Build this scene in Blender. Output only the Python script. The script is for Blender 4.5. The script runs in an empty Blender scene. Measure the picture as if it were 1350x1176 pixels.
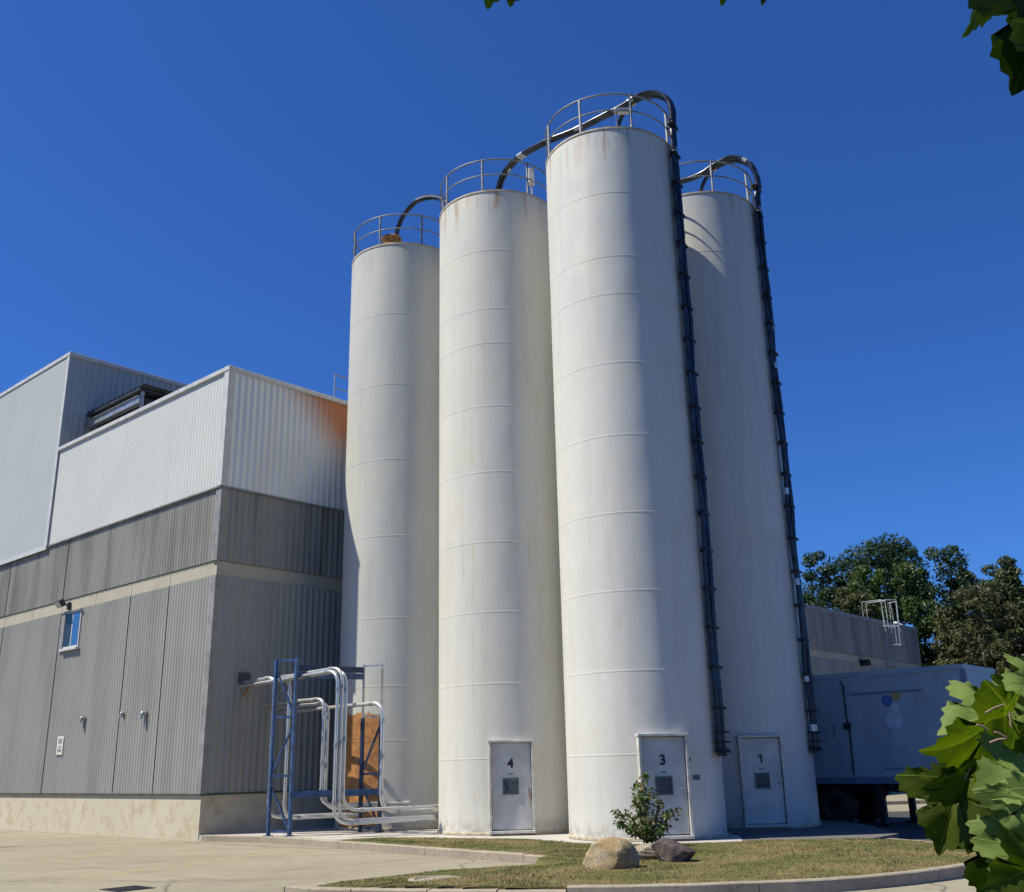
import bpy, math, random
import numpy as np
from mathutils import Vector, Matrix
random.seed(7); rng = np.random.default_rng(7)
PI = math.pi
D = bpy.data; SC = bpy.context.scene; COL = SC.collection

# ------------------------------------------------------------------ camera
EYE = Vector((0, 0, 1.605)); FPX = 1322.5; PITCH = 0.30877; ROLL = -0.02104
cp, sp, cr, sr = math.cos(PITCH), math.sin(PITCH), math.cos(ROLL), math.sin(ROLL)
FW = Vector((0, cp, sp)); UP0 = Vector((0, -sp, cp)); RT0 = Vector((1, 0, 0))
RT = RT0*cr + UP0*sr; UP = UP0*cr - RT0*sr
cam = D.cameras.new('camera'); co = D.objects.new('camera', cam); COL.objects.link(co)
cam.sensor_width = 36; cam.sensor_fit = 'HORIZONTAL'; cam.lens = 36*FPX/1350
cam.clip_start = 0.05; cam.clip_end = 6000
M3 = Matrix((RT, UP, -FW)).transposed()
co.matrix_world = Matrix.Translation(EYE) @ M3.to_4x4()
SC.camera = co

# ------------------------------------------------------------------ sky, sun, exposure
SUN_EL = math.radians(56); SUN_DIR = Vector((-math.cos(math.radians(11)), -math.sin(math.radians(11)), 0))
W = D.worlds.new('World'); SC.world = W; W.use_nodes = True
wn = W.node_tree.nodes; wl = W.node_tree.links; wn.clear()
sky = wn.new('ShaderNodeTexSky'); sky.sky_type = 'NISHITA'; sky.sun_disc = False
sky.sun_elevation = SUN_EL
sky.sun_rotation = math.atan2(SUN_DIR.x, SUN_DIR.y)
sky.air_density = 1.0; sky.dust_density = 0.45; sky.ozone_density = 4.0; sky.altitude = 200
bg = wn.new('ShaderNodeBackground'); bg.inputs[1].default_value = 0.068
tint = wn.new('ShaderNodeMix'); tint.data_type = 'RGBA'; tint.blend_type = 'MULTIPLY'; tint.inputs[0].default_value = 1; tint.inputs[7].default_value = (.34, .72, 1.38, 1)   # deep clear autumn blue
wl.new(sky.outputs[0], tint.inputs[6]); wo = wn.new('ShaderNodeOutputWorld'); wl.new(tint.outputs[2], bg.inputs[0]); wl.new(bg.outputs[0], wo.inputs[0])
sl = D.lights.new('sun', 'SUN'); sl.energy = 5.0; sl.angle = math.radians(0.55); sl.color = (1, 0.93, 0.76)
so = D.objects.new('sun', sl); COL.objects.link(so)
sd = (SUN_DIR*math.cos(SUN_EL) + Vector((0, 0, math.sin(SUN_EL)))).normalized()
so.rotation_euler = sd.to_track_quat('Z', 'Y').to_euler(); so.location = (-20, 0, 40)
SC.view_settings.view_transform = 'Standard'; SC.view_settings.look = 'None'
SC.view_settings.gamma = 1; SC.view_settings.exposure = 0.42

# ------------------------------------------------------------------ measuring helpers
def ray(px, py): return FW*FPX + RT*(px-675) - UP*(py-588)
def at(px, py, Y):
    v = ray(px, py); return EYE + v*(Y/v.y)
def atz(px, py, z):
    v = ray(px, py); return EYE + v*((z-EYE.z)/v.z)
BC = Vector((-8.73, 29.08, 0)); NR = Vector((0.744, -0.668, 0)); DR = Vector((0.668, 0.744, 0)); DL = -NR; NL = -DR
def wall(t, o, z): return BC + DR*t + NR*o + Vector((0, 0, z))
def onT(px, py, t):
    v = ray(px, py); k = ((BC.dot(DR)+t) - EYE.dot(DR))/v.dot(DR); P = EYE + v*k
    return (P-BC).dot(NR), P.z

# ------------------------------------------------------------------ tagging
def tag(o, label=None, cat=None, group=None, kind=None):
    if label: o['label'] = label
    if cat: o['category'] = cat
    if group: o['group'] = group
    if kind: o['kind'] = kind
    return o
def empty(name, loc, label, cat, group=None, rot=0):
    o = D.objects.new(name, None); COL.objects.link(o); o.location = loc; o.rotation_euler = (0, 0, rot); o.empty_display_size = .3
    return tag(o, label, cat, group)

# ------------------------------------------------------------------ mesh builder (world coordinates unless the parent moves it)
class MB:
    def __init__(s): s.v = []; s.f = []; s.sm = []; s.mi = []; s.uv = None
    def add(s, vs, fs, smooth=False, mi=0):
        n = len(s.v); s.v += [tuple(v) for v in vs]; s.f += [tuple(i+n for i in f) for f in fs]
        s.sm += [smooth]*len(fs); s.mi += [mi]*len(fs); return s
    def obox(s, c, ax, ay, az, hx, hy, hz, bev=0, mi=0):
        c = Vector(c)
        if bev <= 0:
            vs = [c+ax*(hx*a)+ay*(hy*b)+az*(hz*d) for d in (-1, 1) for b in (-1, 1) for a in (-1, 1)]
            return s.add(vs, [(0, 2, 3, 1), (4, 5, 7, 6), (0, 1, 5, 4), (2, 6, 7, 3), (0, 4, 6, 2), (1, 3, 7, 5)], mi=mi)
        b_ = min(bev, hx*.9, hy*.9, hz*.9); vs = []; idx = {}
        for i, (a, b, d) in enumerate([(a, b, d) for a in (-1, 1) for b in (-1, 1) for d in (-1, 1)]):
            for k in range(3):
                h = [hx, hy, hz]
                for j in range(3):
                    if j != k: h[j] -= b_
                idx[(a, b, d, k)] = len(vs); vs.append(c+ax*(a*h[0])+ay*(b*h[1])+az*(d*h[2]))
        fs = []; S = (-1, 1)
        for a in S: q = [(a, -1, -1, 0), (a, 1, -1, 0), (a, 1, 1, 0), (a, -1, 1, 0)]; fs.append(q if a > 0 else q[::-1])
        for b in S: q = [(-1, b, -1, 1), (-1, b, 1, 1), (1, b, 1, 1), (1, b, -1, 1)]; fs.append(q if b > 0 else q[::-1])
        for d in S: q = [(-1, -1, d, 2), (1, -1, d, 2), (1, 1, d, 2), (-1, 1, d, 2)]; fs.append(q if d > 0 else q[::-1])
        for a in S:
            for b in S:
                q = [(a, b, -1, 0), (a, b, -1, 1), (a, b, 1, 1), (a, b, 1, 0)]; fs.append(q if a*b > 0 else q[::-1])
        for a in S:
            for d in S:
                q = [(a, -1, d, 0), (a, 1, d, 0), (a, 1, d, 2), (a, -1, d, 2)]; fs.append(q if a*d > 0 else q[::-1])
        for b in S:
            for d in S:
                q = [(-1, b, d, 2), (1, b, d, 2), (1, b, d, 1), (-1, b, d, 1)]; fs.append(q if b*d < 0 else q[::-1])
        for a in S:
            for b in S:
                for d in S:
                    q = [(a, b, d, 0), (a, b, d, 1), (a, b, d, 2)]; fs.append(q if a*b*d > 0 else q[::-1])
        return s.add(vs, [tuple(idx[p] for p in q) for q in fs], mi=mi)
    def box(s, x0, x1, y0, y1, z0, z1, bev=0, mi=0):
        return s.obox(((x0+x1)/2, (y0+y1)/2, (z0+z1)/2), Vector((1, 0, 0)), Vector((0, 1, 0)), Vector((0, 0, 1)), abs(x1-x0)/2, abs(y1-y0)/2, abs(z1-z0)/2, bev, mi)
    def wbox(s, t0, t1, o0, o1, z0, z1, bev=0, mi=0):       # box in the building's frame: t along DR, o along NR
        return s.obox(wall((t0+t1)/2, (o0+o1)/2, (z0+z1)/2), DR, NR, Vector((0, 0, 1)), abs(t1-t0)/2, abs(o1-o0)/2, abs(z1-z0)/2, bev, mi)
    def bar(s, a, b, w, h, bev=0, up=Vector((0, 0, 1)), mi=0):
        a = Vector(a); b = Vector(b); d = (b-a); L = d.length; d.normalize()
        if abs(d.dot(up)) > .95: up = Vector((DR.x, DR.y, 0))
        x = d.cross(up).normalized(); y = x.cross(d)
        return s.obox((a+b)/2, x, d, y, w/2, L/2, h/2, bev, mi)
    def tube(s, pts, r, n=10, cap=True, mi=0):
        pts = [Vector(p) for p in pts]; R_ = r if isinstance(r, (list, tuple)) else [r]*len(pts)
        T = [(pts[min(i+1, len(pts)-1)]-pts[max(i-1, 0)]).normalized() for i in range(len(pts))]
        u = T[0].orthogonal().normalized(); vs = []
        for i, p in enumerate(pts):
            u = (u - T[i]*u.dot(T[i])).normalized(); w = T[i].cross(u)
            for k in range(n):
                a = 2*PI*k/n; vs.append(p+(u*math.cos(a)+w*math.sin(a))*R_[i])
        fs = [(i*n+k, i*n+(k+1) % n, (i+1)*n+(k+1) % n, (i+1)*n+k) for i in range(len(pts)-1) for k in range(n)]
        s.add(vs, fs, True, mi)
        if cap:
            L = (len(pts)-1)*n
            s.add(vs[:n], [tuple(range(n))[::-1]], False, mi); s.add(vs[L:L+n], [tuple(range(n))], False, mi)
        return s
    def lathe(s, prof, n=64, a0=0, a1=2*PI, smooth=True, c=(0, 0, 0), mi=0):
        full = abs(a1-a0-2*PI) < 1e-6; m = n if full else n+1; vs = []
        for (r, z) in prof:
            for k in range(m):
                a = a0+(a1-a0)*k/n; vs.append((c[0]+r*math.cos(a), c[1]+r*math.sin(a), c[2]+z))
        fs = []
        for i in range(len(prof)-1):
            for k in range(n):
                k2 = (k+1) % m; fs.append((i*m+k, i*m+k2, (i+1)*m+k2, (i+1)*m+k))
        return s.add(vs, fs, smooth, mi)
    def build(s, name, mats, parent=None, uv=None):
        me = D.meshes.new(name); me.from_pydata(s.v, [], s.f)
        me.polygons.foreach_set('use_smooth', s.sm)
        if not isinstance(mats, (list, tuple)): mats = [mats]
        for m in mats: me.materials.append(m)
        if len(mats) > 1: me.polygons.foreach_set('material_index', s.mi)
        if uv is not None:
            l = me.uv_layers.new(name='UVMap'); li = np.zeros(len(me.loops), dtype=np.int32); me.loops.foreach_get('vertex_index', li)
            l.data.foreach_set('uv', np.array(uv, dtype=np.float32)[li].ravel())
        me.update(); o = D.objects.new(name, me); COL.objects.link(o)
        if parent:
            o.parent = parent
        return o
def wparent(o, p):                                           # keep world-space vertices under a moved Empty
    o.parent = p; o.matrix_parent_inverse = Matrix.LocRotScale(p.location, p.rotation_euler, None).inverted(); return o
def part(mb, name, m, root, uv=None):                        # world-space mesh as a part; origin moved to the root's
    return wparent(mb.build(name, m, None, uv), root)
def npmesh(name, V, F, m, parent=None, smooth=False):
    me = D.meshes.new(name); k = F.shape[1]
    me.vertices.add(len(V)); me.vertices.foreach_set('co', V.astype(np.float32).ravel())
    me.loops.add(F.size); me.loops.foreach_set('vertex_index', F.astype(np.int32).ravel())
    me.polygons.add(len(F)); me.polygons.foreach_set('loop_start', np.arange(0, F.size, k, dtype=np.int32))
    me.polygons.foreach_set('loop_total', np.full(len(F), k, dtype=np.int32))
    if smooth: me.polygons.foreach_set('use_smooth', [True]*len(F))
    me.materials.append(m); me.update(calc_edges=True); me.validate()
    o = D.objects.new(name, me); COL.objects.link(o)
    if parent: wparent(o, parent)
    return o
def spline(P, n=8):
    P = [Vector(p) for p in P]; Q = [P[0]*2-P[1]]+P+[P[-1]*2-P[-2]]; out = []
    for i in range(1, len(Q)-2):
        a, b, c, d = Q[i-1:i+3]
        for k in range(n):
            t = k/n; out.append(.5*((2*b)+(c-a)*t+(2*a-5*b+4*c-d)*t*t+(3*b-a-3*c+d)*t**3))
    out.append(P[-1]); return out
def rounded(P, rad, n=6):                                     # polyline with filleted bends
    P = [Vector(p) for p in P]; out = [P[0]]
    for i in range(1, len(P)-1):
        a, b, c = P[i-1], P[i], P[i+1]; r = min(rad, (a-b).length*.49, (c-b).length*.49)
        p0 = b+(a-b).normalized()*r; p1 = b+(c-b).normalized()*r
        for k in range(n+1):
            t = k/n; out.append(p0.lerp(b, t).lerp(b.lerp(p1, t), t))
    out.append(P[-1]); return out

# ------------------------------------------------------------------ materials
ALB = .78
class NT:
    def __init__(s, name, rough=.7, metal=0, spec=.5):
        s.m = D.materials.new(name); s.m.use_nodes = True; s.t = s.m.node_tree; s.n = s.t.nodes; s.l = s.t.links
        s.b = s.n['Principled BSDF']; s.b.inputs['Roughness'].default_value = rough; s.b.inputs['Metallic'].default_value = metal
        s.b.inputs['Specular IOR Level'].default_value = spec
    def node(s, typ, **kw):
        n = s.n.new(typ)
        for k, v in kw.items(): setattr(n, k, v)
        return n
    def put(s, sock, v):
        if hasattr(v, 'links') or hasattr(v, 'is_output'): s.l.new(v, sock)
        elif isinstance(v, tuple) and len(v) == 3 and sock.type == 'RGBA': sock.default_value = (*v, 1)
        else: sock.default_value = v
    def coord(s, scale=(1, 1, 1), kind='Object', loc=(0, 0, 0), rnd=False):
        c = s.node('ShaderNodeTexCoord'); mp = s.node('ShaderNodeMapping'); mp.inputs['Scale'].default_value = scale; mp.inputs['Location'].default_value = loc
        s.l.new(c.outputs[kind], mp.inputs['Vector'])
        if rnd:
            oi = s.node('ShaderNodeObjectInfo'); s.l.new(s.math('MULTIPLY', oi.outputs['Random'], 50.), mp.inputs['Location'])
        return mp.outputs[0]
    def noise(s, vec, scale=1, detail=4, rough=.55, dist=0):
        n = s.node('ShaderNodeTexNoise'); s.l.new(vec, n.inputs['Vector']); n.inputs['Scale'].default_value = scale
        n.inputs['Detail'].default_value = detail; n.inputs['Roughness'].default_value = rough; n.inputs['Distortion'].default_value = dist; return n.outputs['Fac']
    def ramp(s, v, a, b, lo=0., hi=1.):
        n = s.node('ShaderNodeMapRange', interpolation_type='SMOOTHSTEP'); s.put(n.inputs[0], v)
        n.inputs[1].default_value = a; n.inputs[2].default_value = b; n.inputs[3].default_value = lo; n.inputs[4].default_value = hi; return n.outputs[0]
    def math(s, op, a, b=0., c=None):
        n = s.node('ShaderNodeMath', operation=op); s.put(n.inputs[0], a); s.put(n.inputs[1], b)
        if c is not None: s.put(n.inputs[2], c)
        return n.outputs[0]
    def mix(s, f, a, b, mode='MIX'):
        n = s.node('ShaderNodeMix', data_type='RGBA', blend_type=mode); s.put(n.inputs[0], f); s.put(n.inputs[6], a); s.put(n.inputs[7], b); return n.outputs[2]
    def xyz(s, vec):
        n = s.node('ShaderNodeSeparateXYZ'); s.l.new(vec, n.inputs[0]); return n.outputs
    def island(s): return s.node('ShaderNodeNewGeometry').outputs['Random Per Island']
    def color(s, v):                                           # one common scale keeps all weathered surfaces at real-world reflectance
        s.put(s.b.inputs['Base Color'], s.mix(1., v, (ALB, ALB, ALB), 'MULTIPLY')); return s
    def rough(s, v): s.put(s.b.inputs['Roughness'], v); return s
    def bump(s, h, strength=.3, dist=.02):
        n = s.node('ShaderNodeBump'); n.inputs['Strength'].default_value = strength; n.inputs['Distance'].default_value = dist
        s.l.new(h, n.inputs['Height']); s.l.new(n.outputs[0], s.b.inputs['Normal']); return s

def m_plain(name, c, rough=.6, metal=0, var=.12, scale=3., spec=.5, rust=0., rustc=(.22, .1, .04)):
    t = NT(name, rough, metal, spec); v = t.coord((1, 1, 1), rnd=True)
    n = t.noise(v, scale, 5); dk = tuple(x*(1-var*2) for x in c); lt = tuple(min(1, x*(1+var)) for x in c)
    col = t.mix(t.ramp(n, .3, .7), dk, lt)
    if rust:
        r = t.noise(t.coord((1, 1, .4), rnd=True), scale*2.3, 6, .7); col = t.mix(t.ramp(r, .66-rust*.2, .74), col, rustc)
    t.color(col); t.rough(t.ramp(n, .2, .8, rough*.85, min(1, rough*1.15))); return t.m

def m_silo(name, base, dirt, seed, rustamt, patch=False):
    t = NT(name, .42, 0, .35)
    c = t.coord(loc=(seed, 0, 0)); o = t.coord(); x, y, z = t.xyz(o)
    st = t.noise(t.coord((2.2, 2.2, .16), loc=(seed, seed, 0)), 1.6, 6, .6)            # tall streaks
    blot = t.noise(c, .9, 5, .6); fine = t.noise(c, 14, 4, .6)
    col = t.mix(t.ramp(st, .42, .72, 0, .32), base, dirt)
    col = t.mix(t.ramp(blot, .5, .75, 0, .45), col, tuple(a*b for a, b in zip(base, (.95, .92, .80))))
    col = t.mix(t.ramp(fine, .35, .7, 0, .10), col, (.35, .33, .28))
    # plates: each course has its own slight tone
    wn_ = t.node('ShaderNodeTexWhiteNoise', noise_dimensions='1D'); t.l.new(t.math('FLOOR', t.math('MULTIPLY', z, 1/1.87)), wn_.inputs['W'])
    col = t.mix(t.ramp(wn_.outputs['Value'], 0, 1, 0, .07), col, tuple(a*.6 for a in base))
    # rust running from the top rim and the seams
    rn = t.noise(t.coord((3.5, 3.5, .35), loc=(0, seed, 0)), 1.5, 6, .65)
    top = t.ramp(z, 16.6, 18.0); rm = t.math('MULTIPLY', t.ramp(rn, .50, .68), top)
    rm2 = t.math('MULTIPLY', t.ramp(rn, .60, .76), .5)
    col = t.mix(t.math('MULTIPLY', t.math('MAXIMUM', rm, rm2), rustamt), col, (.42, .27, .12))
    low = t.math('MULTIPLY', t.ramp(z, .5, .0), t.ramp(t.noise(c, 5, 5, .6), .3, .7)); col = t.mix(t.math('MULTIPLY', low, .65), col, (.30, .25, .17))
    if seed == 7.0:                                           # ochre run-off stain down its left flank
        an2 = t.math('ADD', t.math('ARCTAN2', y, x), t.math('MULTIPLY', t.noise(t.coord((1, 1, .6)), 1.5, 4), .10)); f4 = t.math('MULTIPLY', t.ramp(t.math('ABSOLUTE', t.math('ADD', an2, 3.02)), .0, .055, 1, 0), t.ramp(t.noise(c, 1.2, 5, .6), .3, .6))
        f5 = t.math('MULTIPLY', t.ramp(t.math('ABSOLUTE', t.math('ADD', an2, 1.98)), .0, .035, 1, 0), t.ramp(t.noise(c, .9, 5, .6), .42, .62))
        col = t.mix(t.math('MULTIPLY', t.math('MAXIMUM', f4, t.math('MULTIPLY', f5, .5)), .6), col, (.60, .44, .18))
    if patch:   # bare rusted area low on the shell behind the pipe rack
        ang = t.math('ARCTAN2', y, x); e1 = t.noise(c, 6, 5, .6)
        pz = t.math('MULTIPLY', t.ramp(t.math('ADD', z, t.math('MULTIPLY', e1, .5)), 3.40, 3.34), t.ramp(z, .0, .1))
        a1 = t.math('MULTIPLY', t.ramp(ang, -2.62, -2.60), t.ramp(ang, -1.76, -1.775))
        col = t.mix(t.math('MULTIPLY', pz, a1), col, t.mix(t.ramp(e1, .35, .65), (.56, .27, .09), (.36, .16, .065)))
    t.color(col)
    t.rough(t.ramp(blot, .3, .8, .36, .6))
    h = t.math('ADD', t.math('MULTIPLY', t.noise(t.coord((1, 1, .45), loc=(seed, 0, 0)), .75, 2, .4), 1.), t.math('MULTIPLY', fine, .012))
    t.bump(h, .42, .12); return t.m

def m_clad(name, base, dirt, amt=.5, seed=0, rough=.55, glowz=False):
    t = NT(name, rough, 0, .3); c = t.coord(loc=(seed, 0, 0)); x, y, z = t.xyz(t.coord())
    st = t.noise(t.coord((.9, .9, .07), loc=(seed, 0, 0)), 1.2, 6, .62); b2 = t.noise(c, .5, 4, .6)
    st2 = t.noise(t.coord((5, 5, .12), loc=(seed, 3, 0)), 1.3, 4, .6)
    col = t.mix(t.ramp(st, .42, .68, 0, amt), base, dirt)
    col = t.mix(t.ramp(st2, .5, .8, 0, amt*.6), col, tuple(a*.7 for a in base))
    col = t.mix(t.ramp(b2, .35, .7, 0, .25), col, tuple(a*1.18 for a in base))
    if glowz:   # orange glow of reflected sunlight painted on the upper wall by the silo
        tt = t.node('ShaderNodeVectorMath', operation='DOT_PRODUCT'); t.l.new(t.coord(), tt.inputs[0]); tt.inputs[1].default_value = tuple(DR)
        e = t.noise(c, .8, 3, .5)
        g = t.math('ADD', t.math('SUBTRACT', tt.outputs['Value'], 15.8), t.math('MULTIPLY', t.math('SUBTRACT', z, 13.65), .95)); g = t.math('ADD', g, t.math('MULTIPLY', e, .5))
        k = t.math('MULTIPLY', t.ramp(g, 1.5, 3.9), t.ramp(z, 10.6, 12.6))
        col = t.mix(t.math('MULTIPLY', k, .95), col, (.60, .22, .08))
    t.color(col); t.bump(t.noise(c, 9, 3), .12, .01); return t.m

def m_conc(name, c1, c2, c3, sc=1., stain=.5, bumps=.4):
    t = NT(name, .9, 0, .25); c = t.coord(kind='Object')
    a = t.noise(c, .35*sc, 6, .6); b = t.noise(c, 3*sc, 6, .65); d = t.noise(c, 40*sc, 4, .7)
    col = t.mix(t.ramp(a, .35, .65), c1, c2); col = t.mix(t.ramp(b, .45, .75, 0, stain), col, c3)
    col = t.mix(t.ramp(d, .35, .75, 0, .35), col, tuple(x*.55 for x in c1)); t.color(col)
    t.bump(t.math('ADD', t.math('MULTIPLY', d, .4), b), bumps, .01); return t

# lot: cracked, stained concrete
t = m_conc('lot_concrete', (.35, .315, .23), (.40, .36, .265), (.27, .24, .175), 1., .6)
c = t.coord(); vo = t.node('ShaderNodeTexVoronoi', feature='DISTANCE_TO_EDGE'); vo.inputs['Scale'].default_value = .13
nz = t.node('ShaderNodeTexNoise'); t.l.new(c, nz.inputs[0]); nz.inputs['Scale'].default_value = 1.1; nz.inputs['Detail'].default_value = 6
vm = t.node('ShaderNodeVectorMath', operation='MULTIPLY_ADD'); t.l.new(nz.outputs['Color'], vm.inputs[0]); vm.inputs[1].default_value = (1.1, 1.1, 0); t.l.new(c, vm.inputs[2])
t.l.new(vm.outputs[0], vo.inputs['Vector']); ck = t.ramp(vo.outputs['Distance'], .002, .006, 1, 0)
old = t.b.inputs['Base Color'].links[0].from_socket
pt = t.noise(t.coord((.5, 1.6, 1)), 1.0, 4, .6)
col = t.mix(t.math('MULTIPLY', ck, .75), old, (.12, .105, .085)); col = t.mix(t.ramp(pt, .60, .70, 0, .5), col, (.22, .19, .15))
# sawn joints on a grid turned with the building
gx = t.node('ShaderNodeVectorMath', operation='DOT_PRODUCT'); t.l.new(c, gx.inputs[0]); gx.inputs[1].default_value = tuple(DR/5.2)
gy = t.node('ShaderNodeVectorMath', operation='DOT_PRODUCT'); t.l.new(c, gy.inputs[0]); gy.inputs[1].default_value = tuple(NR/5.2)
for g in (gx, gy):
    e = t.math('PINGPONG', g.outputs['Value'], .5); col = t.mix(t.ramp(e, .0025, .005, .6, 0), col, (.13, .115, .09))
sm_ = t.noise(t.coord((.25, 1.2, 1), loc=(3, 9, 0)), .9, 5, .65); col = t.mix(t.ramp(sm_, .48, .72, 0, .6), col, (.185, .16, .12))
og = t.noise(t.coord(loc=(5, 2, 0)), 1.9, 3, .6); col = t.mix(t.ramp(og, .70, .76, 0, .6), col, (.10, .09, .07))
t.put(t.b.inputs['Base Color'], col); M_LOT = t.m
M_SLAB = m_conc('slab_concrete', (.52, .50, .46), (.60, .58, .54), (.40, .38, .34), 1.5, .5).m
M_KERB = m_conc('kerb_concrete', (.40, .35, .27), (.47, .41, .32), (.26, .22, .17), 2.5, .8).m
M_PLINTH = m_conc('plinth_concrete', (.66, .60, .46), (.70, .64, .50), (.44, .35, .19), .8, .7).m
M_BAND = m_conc('band_concrete', (.52, .49, .39), (.57, .54, .44), (.40, .36, .27), .8, .5).m
M_S3 = m_silo('silo_paint_white', (.80, .795, .745), (.66, .64, .56), 1.0, .75)
M_S4 = m_silo('silo_paint_cream', (.79, .78, .715), (.64, .58, .45), 7.0, .8)
M_S1 = m_silo('silo_paint_cool', (.74, .74, .71), (.58, .57, .53), 13.0, .5)
M_S2 = m_silo('silo_paint_grey', (.66, .665, .62), (.50, .505, .48), 21.0, .5, patch=True)
M_SEAM = m_plain('seam_paint', (.62, .61, .56), .5, 0, .15, 6)
M_RIM = m_plain('rusty_rim', (.62, .54, .40), .7, 0, .15, 4, rust=.7, rustc=(.38, .2, .08))
M_DECK = m_plain('roof_plate', (.55, .53, .48), .6, 0, .15, 3, rust=.4)
M_GALV = m_plain('galvanised_steel', (.52, .54, .56), .42, .6, .12, 6)
M_RAIL = m_plain('weathered_rail', (.24, .27, .31), .5, .2, .15, 6, rust=.25)
M_RAIL2 = m_plain('grey_ladder_paint', (.50, .54, .60), .5, 0, .1, 6)
M_ALU = m_plain('aluminium_tube', (.78, .78, .76), .32, .65, .04, 2)
M_BLACKP = m_plain('dark_conduit', (.038, .048, .068), .28, .3, .3, 4)
M_BLUE = m_plain('blue_steel_paint', (.045, .105, .25), .4, 0, .25, 6, rust=.15)
M_DKBLUE = m_plain('dark_blue_steel', (.018, .04, .10), .45, 0, .25, 6)
M_WHITECLAD = m_clad('white_cladding', (.66, .68, .66), (.59, .60, .57), .35, 0)
M_WHITECLADR = m_clad('white_cladding_end', (.86, .86, .84), (.76, .76, .74), .3, 5, glowz=True)
M_PALECLAD = m_clad('pale_smooth_cladding', (.50, .53, .54), (.46, .49, .50), .25, 9)
M_GREYUP = m_clad('grey_cladding_upper', (.33, .33, .30), (.15, .15, .14), .85, 3)
M_GREYLO = m_clad('grey_cladding_lower', (.36, .365, .335), (.24, .24, .22), .6, 6)
M_TRIMW = m_plain('white_trim', (.66, .67, .66), .45, 0, .06, 3)
M_TRIMG = m_plain('grey_trim', (.30, .30, .29), .5, 0, .12, 3)
M_DARK = m_plain('dark_void', (.02, .02, .022), .8, 0, .2)
M_JOINT = m_plain('joint_sealant', (.07, .068, .06), .8, 0, .2)
M_CORE = m_plain('wall_core', (.2, .19, .17), .8)
M_ROOFM = m_plain('roof_membrane', (.3, .3, .29), .9)
M_DOOR = m_plain('door_paint', (.66, .66, .64), .45, 0, .08, 3, rust=.12, rustc=(.4, .3, .17))
M_FRAME = m_plain('door_frame_paint', (.70, .68, .62), .5, 0, .12, 5, rust=.4, rustc=(.42, .26, .12))
M_LOUV = m_plain('louvre_metal', (.15, .18, .21), .45, .3, .2, 8)
M_NUM = m_plain('number_black', (.012, .016, .03), .5, 0, .1)
M_STICK = m_plain('grey_sticker', (.30, .32, .34), .5)
M_STREAK = m_plain('rust_streak_stain', (.50, .40, .24), .8, 0, .15, 14)
M_RUST = m_plain('rusty_iron', (.42, .17, .05), .8, 0, .3, 8, rust=.5, rustc=(.2, .07, .02))
M_HATCH = m_plain('hatch_rust', (.52, .26, .08), .75, 0, .3, 9, rust=.4, rustc=(.3, .12, .03))
M_TRAIL = m_plain('trailer_paint', (.34, .43, .50), .4, 0, .08, 1.2, rust=.06)
M_TRAILD = m_plain('trailer_trim', (.15, .20, .31), .45, 0, .12, 3)
M_BLACK = m_plain('black_rubber', (.012, .012, .013), .75, 0, .2, 5)
M_CHASS = m_plain('chassis_black', (.012, .013, .016), .6, .1, .2, 5)
M_SIGN = m_plain('sign_white', (.72, .70, .62), .5, 0, .06)
M_BARK = m_plain('bark', (.10, .085, .065), .9, 0, .25, 12)
M_TWIG = m_plain('pink_twig', (.42, .28, .19), .6, 0, .15, 12)
M_LAMP = m_plain('lamp_housing', (.06, .065, .07), .5, .2, .2)
M_LENS = m_plain('lamp_lens', (.5, .52, .5), .2)
def m_glass(name, c):
    t = NT(name, .06, 0, .8); t.color(c); return t.m
M_GLASSD = m_plain('dark_pane', (.025, .045, .055), .35); M_BLIND = m_glass('glass_blue', (.04, .13, .34))

# ------------------------------------------------------------------ ground
LZ = -0.16
gr = MB(); gr.add([(-1500, -1500, LZ-.004), (1500, -1500, LZ-.004), (1500, 1500, LZ-.004), (-1500, 1500, LZ-.004)], [(0, 1, 2, 3)])
t = NT('rough_ground', .95, 0, .1); c = t.coord(); n1 = t.noise(c, .4, 6, .65); n2 = t.noise(c, 9, 4, .6)  # ground around the lot, made dark to cut bounce light on the silos
col = t.mix(t.ramp(n1, .4, .62), (.075, .075, .03), (.04, .055, .02)); t.color(t.mix(t.ramp(n2, .4, .7, 0, .5), col, (.10, .085, .05))); t.bump(n2, .8, .05)
tag(gr.build('ground', t.m), kind='structure')
gr = MB(); gr.add([(-45, 7.5, LZ), (11, 9.5, LZ), (24, 14, LZ), (60, 30, LZ), (60, 47, LZ), (23, 62, LZ), (-45, 62, LZ)], [(0, 1, 2, 3, 4, 5, 6)])
tag(gr.build('parking_lot', M_LOT), kind='structure')

K1 = [(-8.60, 28.93), (-6.72, 27.9), (-4.89, 25.95), (-1.34, 22.05), (.45, 20.15)]
SLABF = [(-3.75, 26.45), (-2.6, 26.15), (-1.2, 25.45), (.1, 24.8), (.9, 23.6), (1.8, 22.85), (3.2, 22.45), (4.7, 22.75), (6.2, 22.95), (7.3, 22.75)]
OUT = [(7.60, 22.4), (8.15, 21.0), (8.25, 19.6), (7.95, 18.3), (7.2, 17.25), (5.8, 16.15), (4.45, 15.45), (3.3, 15.2), (1.7, 15.05), (-.5, 15.3), (-2.7, 15.95), (-3.45, 16.5)]
LOWB = [(-3.35, 17.1), (-2.9, 18.0), (-1.3, 19.55), (.35, 20.2)]
def smooth2(P, n=6, closed=False): return [(p.x, p.y) for p in spline([Vector((a, b, 0)) for a, b in P], n)]
OUTS = smooth2(OUT); SLABS = smooth2(SLABF, 4)
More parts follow.
